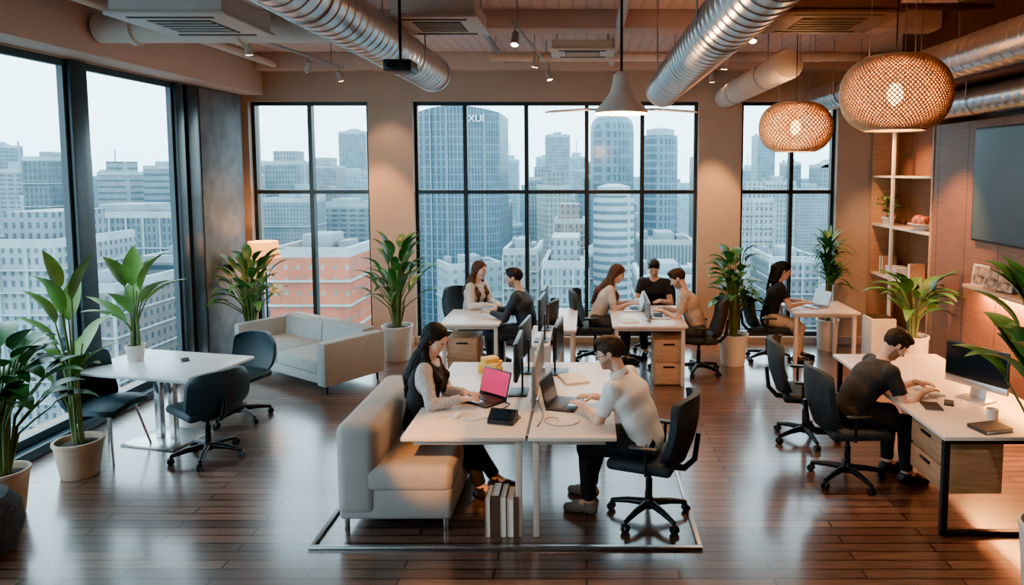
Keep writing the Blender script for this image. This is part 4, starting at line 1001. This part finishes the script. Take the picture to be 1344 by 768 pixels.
# ------------------------------------------------------------------ right wall: bookcase, tv, ledge
bc = E('bookcase', (4.4, 9.24, 0), 0, 'tall built-in shelving with pale shelves on right wall', 'bookcase')
MB().box2(-.2, .19, -.90, -.86, 0, 3.3, .004).build('side_panel', 'wood_oak', bc); MB().box2(-.2, .19, .86, .90, 0, 3.3, .004).build('side_panel', 'wood_oak', bc)
MB().box2(.17, .19, -.86, .86, 0, 3.3).build('back_panel', 'wood_panel', bc)
MB().box2(-.2, -.16, .2, .24, 0, 3.3, .004).build('upright', 'white_plastic', bc)
for z in (.35, 1.12, 1.84, 2.54, 3.26): MB().box2(-.19, .17, -.86, .86, z-.03, z, .004).build('shelf', 'desk_top', bc)
lathe_thing('bowl', 'white shallow bowl holding red patterned balls on middle shelf', 'bowl', [(.07, 0), (.08, .015), (.19, .085), (.185, .09), (.07, .025), (.005, .02)], 'ceramic_white', (4.36, 8.86, 1.84))
for i, (dx, dy, r_, lb) in enumerate(((-.02, .08, .085, 'red patterned ball at far side of white bowl'), (-.02, -.07, .08, 'red patterned ball at near side of white bowl'), (.05, 0, .075, 'red patterned ball at back of white bowl'))):
    o = MB().ball((0, 0, 0), r_, 20).build('decor_ball', 'ceramic_red'); o.location = (4.36+dx, 8.86+dy, 1.84+.03+r_*.98); tag(o, lb, 'ornament', 'decor balls in the bowl')
lathe_thing('vase', 'black slim vase on right end of middle shelf', 'vase', [(.05, 0), (.07, .1), (.06, .22), (.03, .28), (.045, .32), (.03, .32), (.02, .27)], 'ceramic_black', (4.34, 8.5, 1.84))
plant('small trailing plant in pot on the middle shelf', (4.3, 9.75, 1.84), (.09, .07, .12), 'bush', .42, 44, .12, .05, .14, 77, 'leaf_green', potmat='pot_white', ymax=10.04)
lathe_thing('bowl', 'dark round bowl on lower shelf near the wood panelling', 'bowl', [(.05, 0), (.06, .01), (.13, .08), (.125, .085), (.05, .02), (.005, .016)], 'ceramic_black', (4.34, 8.6, 1.12))
for i, (w_, y, m_, lb) in enumerate(((.06, 9.9, 'book_grey', 'grey book at far end of lower shelf'), (.05, 9.82, 'book_tan', 'tan book leaning beside grey book on lower shelf'), (.07, 9.0, 'book_tan', 'tan book standing on lower shelf below the bowl'))):
    book(lb, 4.36, y, w_, .26, .2, m_, -PI/2, 1.12, 'books on the bookcase')
o = E('storage_box', (4.36, 9.5, 1.12), 0, 'white storage box with lid on the lower shelf', 'box'); MB().box2(-.12, .12, -.16, .16, 0, .13, .005).build('body', 'white_plastic', o); MB().box2(-.125, .125, -.165, .165, .13, .155, .004).build('lid', 'white_plastic', o)
o = E('planter', (4.0, 9.25, 0), 0, 'white square planter block beside the bookcase', 'planter')
MB().box2(-.17, .17, -.17, .17, 0, .62, .02).build('body', 'pot_white', o); MB().box2(-.14, .14, -.14, .14, .621, .63).build('soil', 'soil', o)
tv = E('television', (4.2, 6.4, 1.86), 0, 'large dark wall mounted television on wood panelling', 'television')
MB().box2(-.05, 0, -.98, .98, 0, 1.2, .008).build('frame', 'black_plastic', tv); MB().box2(-.054, -.05, -.955, .955, .025, 1.175).build('display', 'screen_tv', tv)
lg = E('wall_ledge', (4.2, 6.3, 1.38), 0, 'oak picture ledge under the television', 'shelf')
MB().box2(-.22, 0, -1.1, .9, 0, .04, .005).build('board', 'wood_oak', lg); MB().box2(-.06, -.03, -1.0, .85, -.015, 0).build('light_strip', 'led_strip', lg)
def pframe(label, y, w_, h_, m_):
    o = E('picture_frame', (4.07, y, 1.42), 0, label, 'picture frame', 'picture frames on the ledge'); R = M.Rotation(.12, 3, 'Y')@M.Rotation(.5, 3, 'Z')
    f = MB().box((0, 0, h_/2), (.018, w_, h_), R, .003).build('frame', m_, o); MB().box((-.0105, 0, h_/2), (.003, w_-.03, h_-.03), R).build('picture', 'art_print', f)
pframe('white framed picture at far end of ledge under television', 7.02, .17, .22, 'white_plastic')
pframe('oak framed picture next to the white framed one', 6.80, .17, .20, 'wood_oak')
pframe('black framed picture nearest the photo edge on ledge', 6.58, .17, .24, 'black_plastic')
# ------------------------------------------------------------------ ceiling equipment
def duct(label, x, y0, y1, z, r, mat='duct_metal', step=.14, hang=ZC, name='air_duct', ribs=True):
    o = E(name, (x, y0, z), 0, label, 'duct', 'round ducts under the ceiling'); prof = []; L = y1-y0; n_ = int(L/step)
    if not ribs: prof = [(r*.75, -.03), (r*.93, -.015), (r, .02)]
    for i in range(n_):
        a = i*L/n_; q = L/n_
        if ribs: prof += [(r, a), (r, a+q*.82), (r*1.035, a+q*.87), (r*1.035, a+q*.95), (r, a+q*.995)]
    prof.append((r, L))
    MB().lathe(prof, 36, (0, 0, 0), M.Rotation(-PI/2, 3, 'X')).build('pipe', mat, o)
    if ribs:
        for yy in (.001, L-.041): MB().ring(r*.98, r*1.09, .04, 36, (0, yy, 0), M.Rotation(-PI/2, 3, 'X')).build('flange', mat, o)
    nh = max(2, int(L/2))
    for k in range(nh):
        yy = L*(k+.5)/nh
        for u in ((-1, 1) if ribs else (0,)): MB().pipe([(u*r*1.04, yy, r*(0 if u else 1)), (u*r*1.04, yy, hang-z)], .007, 6).build('hanger', 'steel', o)
        MB().ring(r*1.03, r*1.06, .03, 36, (0, yy-.015, 0), M.Rotation(-PI/2, 3, 'X')).build('strap', 'steel', o)
duct('silver spiral duct at left of the ceiling centre', -1.80, .8, 8.1, 3.74, .20)
duct('silver spiral duct running above the centre desks', .90, .8, 8.2, 3.56, .185)
duct('white round pipe between centre window and woven lamps', 2.03, 7.0, 10.19, 3.68, .155, 'white_pipe', .8, ribs=False)
duct('silver spiral duct above woven lamps on right', 3.35, .8, 10.1, 3.62, .17)
duct('short silver duct along top of wood panelled wall', 3.97, 2.0, 8.0, 3.32, .14, hang=3.5)
def cpipe(label, p, q, r, mat='white_pipe'):
    p, q = V(p), V(q); o = E('ceiling_pipe', p, 0, label, 'pipe', 'painted pipes under the ceiling'); d = q-p
    MB().pipe([(0, 0, 0), d], r, 20).build('pipe', mat, o)
    for f in (.12, .5, .88):
        rot = d.to_track_quat('Z', 'Y').to_matrix()
        MB().ring(r*.98, r*1.16, .05, 20, d*f, rot).build('collar', mat, o); MB().pipe([d*f+V((0, 0, r)), d*f+V((0, 0, ZC-p.z))], .006, 6).build('hanger', 'steel', o)
cpipe('thick painted pipe crossing left ceiling behind air unit', (-4.7, 6.75, 3.98), (-2.05, 6.75, 3.98), .14)
cpipe('long thin painted pipe across the ceiling near centre window', (-1.2, 8.7, 4.02), (3.4, 8.7, 4.02), .05)
cpipe('thin painted pipe along left soffit', (-4.45, 2.0, 4.12), (-4.45, 9.9, 4.12), .045)
cpipe('thin conduit between left duct and centre rail', (-1.15, 1.0, 4.16), (-1.15, 9.9, 4.16), .03, 'steel')
cpipe('painted pipe to the left of centre duct', (.35, 1.0, 4.14), (.35, 9.9, 4.14), .05)
cpipe('grey conduit beside the white round pipe', (1.35, 1.0, 4.2), (1.35, 9.9, 4.2), .025, 'steel')
cpipe('short painted pipe crossing ahead of the right air unit', (1.15, 5.0, 4.06), (3.7, 5.0, 4.06), .06)
cpipe('thin red-brown pipe crossing above woven lamps', (1.15, 6.4, 4.1), (3.7, 6.4, 4.1), .035, 'wood_dark')
cpipe('painted cross pipe between the two big silver ducts', (-1.55, 5.6, 4.08), (.68, 5.6, 4.08), .04)
def ac(label, x, y, z, w_, d_, h_=.2, bm='ac_white'):
    o = E('air_conditioner', (x, y, z), 0, label, 'air conditioner', 'ceiling air units')
    MB().box2(-w_/2+.03, w_/2-.03, -d_/2+.03, d_/2-.03, .03, h_, .01).build('body', bm, o)
    MB().box2(-w_/2, w_/2, -d_/2, d_/2, 0, .03, .01).build('face_panel', bm, o)
    MB().box2(-w_*.27, w_*.27, -d_*.27, d_*.27, -.006, 0).build('grille', 'ac_dark', o)
    for k in range(5): MB().box2(-w_*.26, w_*.26, -d_*.22+k*d_*.11-.008, -d_*.22+k*d_*.11+.008, -.012, -.006).build('slat', bm, o)
    for q in (-1, 1):
        MB().box2(-w_*.36, w_*.36, q*d_*.39-.02, q*d_*.39+.02, -.006, 0).build('vent_slot', 'ac_dark', o)
        for u in (-1, 1): MB().pipe([(q*w_*.4, u*d_*.4, h_-.01), (q*w_*.4, u*d_*.4, ZC-z)], .006, 6).build('hanger', 'steel', o)
ac('white square air conditioner at left of ceiling near big window', -3.3, 5.9, 3.82, .95, .9)
ac('white air conditioner beside left silver duct', -1.35, 6.5, 3.94, .8, .8, .18)
ac('small air vent unit above centre window', -.05, 8.2, 3.98, .75, .55, .12)
ac('brown air unit right of the centre duct', 1.95, 5.7, 3.80, .95, .8, .28, 'wood_dark')
pj = E('projector', (-1.47, 5.5, 3.38), 0, 'black projector hanging beside left silver duct', 'projector')
MB().box2(-.11, .11, -.11, .11, 0, .09, .012).build('body', 'black_plastic', pj); MB().pipe([(.0, 0, .09), (.0, 0, ZC-3.38)], .012, 8).build('pole', 'black_metal', pj); MB().pipe([(-.05, -.11, .045), (-.05, -.135, .045)], .028, 16).build('lens', 'screen_dark', pj)
def spot(loc, target, energy, size=60, col=WARM, blend=.6):
    l = bpy.data.lights.new('spot', 'SPOT'); l.energy = energy*LM; l.color = col; l.spot_size = rad(size); l.spot_blend = blend; l.shadow_soft_size = .06
    o = bpy.data.objects.new('spot', l); COL.objects.link(o); o.location = loc
    o.rotation_euler = (V(target)-V(loc)).to_track_quat('-Z', 'Y').to_euler(); return o
def track(label, x0, y0, x1, y1, heads):
    z = 4.0; o = E('light_track', (x0, y0, z), 0, label, 'light track'); d = V((x1-x0, y1-y0, 0))
    MB().pipe([(0, 0, 0), d], .018, 8).build('rail', 'grey_plastic', o)
    for f in (.1, .9): MB().pipe([d*f+V((0, 0, .01)), d*f+V((0, 0, ZC-z))], .008, 6).build('hanger', 'steel', o)
    for hh in heads:
        lb, f, tgt, en, sz = hh[:5]; col = hh[5] if len(hh) > 5 else WARM
        p = V((x0, y0, z))+d*f; t = (V(tgt)-p).normalized(); q = p-V((0, 0, .12))
        h = E('spotlight', p, 0, lb, 'spotlight', 'small track spotlights')
        MB().pipe([(0, 0, 0), (0, 0, -.1)], .01, 8).build('stem', 'grey_plastic', h)
        MB().pipe([V((0, 0, -.12))-t*.06, V((0, 0, -.12))+t*.07], [.035, .04], 16).build('head', 'grey_plastic', h)
        MB().pipe([V((0, 0, -.12))+t*.0705, V((0, 0, -.12))+t*.073], .034, 16).build('lens', 'bulb_warm', h)
        spot(q+t*.09, tgt, en, sz, col)
AMB = (1, .47, .14)
track('lighting rail on left ceiling behind air conditioner', -3.6, 6.3, -3.3, 9.4, (('spotlight at near end of the left rail', .3, (-3.6, 8.4, .4), 50, 75), ('spotlight in middle of the left rail', .7, (-4.6, 9.9, 1.2), 90, 60, AMB), ('spotlight at far end of left rail', .97, (-2.9, 10.2, 1.5), 260, 38, AMB)))
track('lighting rail beside vent above centre window', -.7, 6.6, -.5, 9.3, (('spotlight near middle desks on the centre rail', .05, (-.9, 5.3, .5), 100, 80), ('spotlight in middle of centre rail', .55, (-1.3, 8.8, .7), 80, 70), ('spotlight at far end of centre rail', .97, (.3, 8.9, .8), 70, 70)))
track('lighting rail near white round pipe', 1.55, 6.4, 1.7, 9.5, (('spotlight at near end of right rail', .05, (1.2, 5.0, .4), 110, 90), ('spotlight in middle of the right rail', .6, (1.4, 8.8, .8), 70, 70), ('spotlight at far end of right rail', .97, (1.97, 10.2, 1.4), 320, 38, AMB)))
FILL_COL = (1, .85, .68)  # fill colour; the near rail is added, unseen, to light faces and seat
track('added fill light rail on near ceiling above the viewer', -2.4, .7, 2.2, .7, (('added spotlight at left end of near rail', .18, (-1.14, 4.9, .5), 1500, 7.5, (1, .38, .05)), ('added fill spotlight in middle of near rail', .5, (-.2, 5.3, 1.1), 140, 34, FILL_COL), ('added fill spotlight at right end of near rail', .9, (2.5, 5.5, .9), 130, 34, FILL_COL)))
def woven(label, x, y, z, R_, hh, nr, ns, th):
    o = E('woven_pendant', (x, y, z), 0, label, 'pendant lamp', 'woven pendant lamps')
    t = bmesh.new(); rows = []
    for j in range(nr+1):
        ph = -1.15+2.35*j/nr; rr = R_*math.cos(ph)**.62; zz = hh/2*math.sin(ph)/math.sin(1.2)
        rows.append([t.verts.new((rr*math.cos(2*PI*(k+.5*(j % 2))/ns), rr*math.sin(2*PI*(k+.5*(j % 2))/ns), zz)) for k in range(ns)])
    for j in range(nr-1):
        for k in range(ns):
            a = rows[j][k]; c = rows[j+2][k]
            if j % 2 == 0: l, r_ = rows[j+1][(k-1) % ns], rows[j+1][k]
            else: l, r_ = rows[j+1][k], rows[j+1][(k+1) % ns]
            t.faces.new((a, r_, c, l))
    m = MB(); m.add(t); s_ = m.build('shade', 'wicker', o)
    md = s_.modifiers.new('weave', 'WIREFRAME'); md.thickness = th; md.use_even_offset = False
    prof = []
    for j in range(13):
        ph = -1.12+2.28*j/12; prof.append((R_*.94*math.cos(ph)**.62, hh*.47*math.sin(ph)/math.sin(1.2)))
    MB().lathe(prof, 40, cap=False).build('liner', 'lamp_liner', o)
    for zz in (-1, 1):
        rr = R_*math.cos(1.17)**.62; MB().pipe([(rr*math.cos(a), rr*math.sin(a), zz*hh/2*.98) for a in np.linspace(0, 2*PI, 33)], .012, 8).build('rim', 'wicker', o)
    MB().ball((0, 0, 0), (.05, .05, .075)).build('bulb', 'bulb_warm', o)
    MB().pipe([(0, 0, .08), (0, 0, .16)], .022, 12).build('socket', 'black_plastic', o)
    MB().pipe([(0, 0, .16), (0, 0, ZC-z)], .005, 6).build('cord', 'black_plastic', o)
    for k in range(3):
        a = k*2.1+.4; MB().pipe([(R_*.5*math.cos(a), R_*.5*math.sin(a), hh/2*.97), (R_*.42*math.cos(a), R_*.42*math.sin(a), ZC-z)], .0025, 5).build('wire', 'steel', o)
    for dz in (.16, -.16):
        l = bpy.data.lights.new('lamp', 'POINT'); l.energy = 11*LM; l.color = (1, .5, .16); l.shadow_soft_size = .09; p = bpy.data.objects.new('lamp', l); COL.objects.link(p); p.location = (x, y, z+dz)
woven('large round woven pendant lamp nearest the camera', 2.0, 4.5, 3.10, .338, .46, 38, 74, .0120)
woven('smaller looking woven pendant lamp further back on right', 2.1, 6.95, 3.04, .355, .47, 26, 50, .0163)
fn = E('ceiling_fan', (.30, 6.0, 3.1), 0, 'white ceiling fan lamp with wide blades and bell shade', 'ceiling fan')
MB().lathe([(.235, 0), (.225, .03), (.16, .10), (.10, .18), (.075, .27), (.07, .33), (.03, .36)], 36, cap=False).build('shade', 'white_enamel', fn)
MB().lathe([(.228, .004), (.218, .03), (.153, .10), (.095, .175), (.03, .2)], 36, cap=False).build('shade_lining', 'shade_inner', fn)
MB().ball((0, 0, .06), .05).build('bulb', 'bulb_warm', fn)
MB().pipe([(0, 0, .35), (0, 0, ZC-3.1)], .012, 10).build('rod', 'black_metal', fn)
MB().lathe([(.06, ZC-3.1-.05), (.07, ZC-3.1)], 20).build('ceiling_cup', 'white_enamel', fn)
for sd in (-1, 1):
    m = MB(); m.prism([(sd*.2, -.03, .03), (sd*.3, -.07, .03), (sd*.62, -.055, .01), (sd*.66, 0, .005), (sd*.62, .045, .01), (sd*.3, .06, .03), (sd*.2, .03, .03)], (0, 0, .012)); m.build('blade', 'white_enamel', fn)
def pt(loc, e_, col=WARM, r=.1):
    l = bpy.data.lights.new('lamp', 'POINT'); l.energy = e_*LM; l.color = col; l.shadow_soft_size = r; p = bpy.data.objects.new('lamp', l); COL.objects.link(p); p.location = loc
pt((.30, 6.0, 3.03), 55); pt((-4.65, 9.8, 1.47), 30, (1, .42, .10), .05)
l = bpy.data.lights.new('strip', 'AREA'); l.energy = 100*LM; l.color = (1, .42, .11); l.shape = 'RECTANGLE'; l.size = .1; l.size_y = 1.8; p = bpy.data.objects.new('strip', l); COL.objects.link(p); p.location = (4.13, 6.25, 1.35)
spot((3.3, 7.4, 3.4), (4.2, 7.9, .9), 330, 58, (1, .45, .12)); spot((2.9, 5.6, 3.6), (3.2, 5.4, .7), 120, 90)
spot((3.6, 9.2, 3.5), (4.4, 9.2, 1.6), 200, 80, (1, .46, .13)); spot((-2.9, 9.5, 3.9), (-2.9, 10.2, 2.2), 40, 60); spot((1.97, 9.5, 3.9), (1.97, 10.2, 2.2), 40, 60)
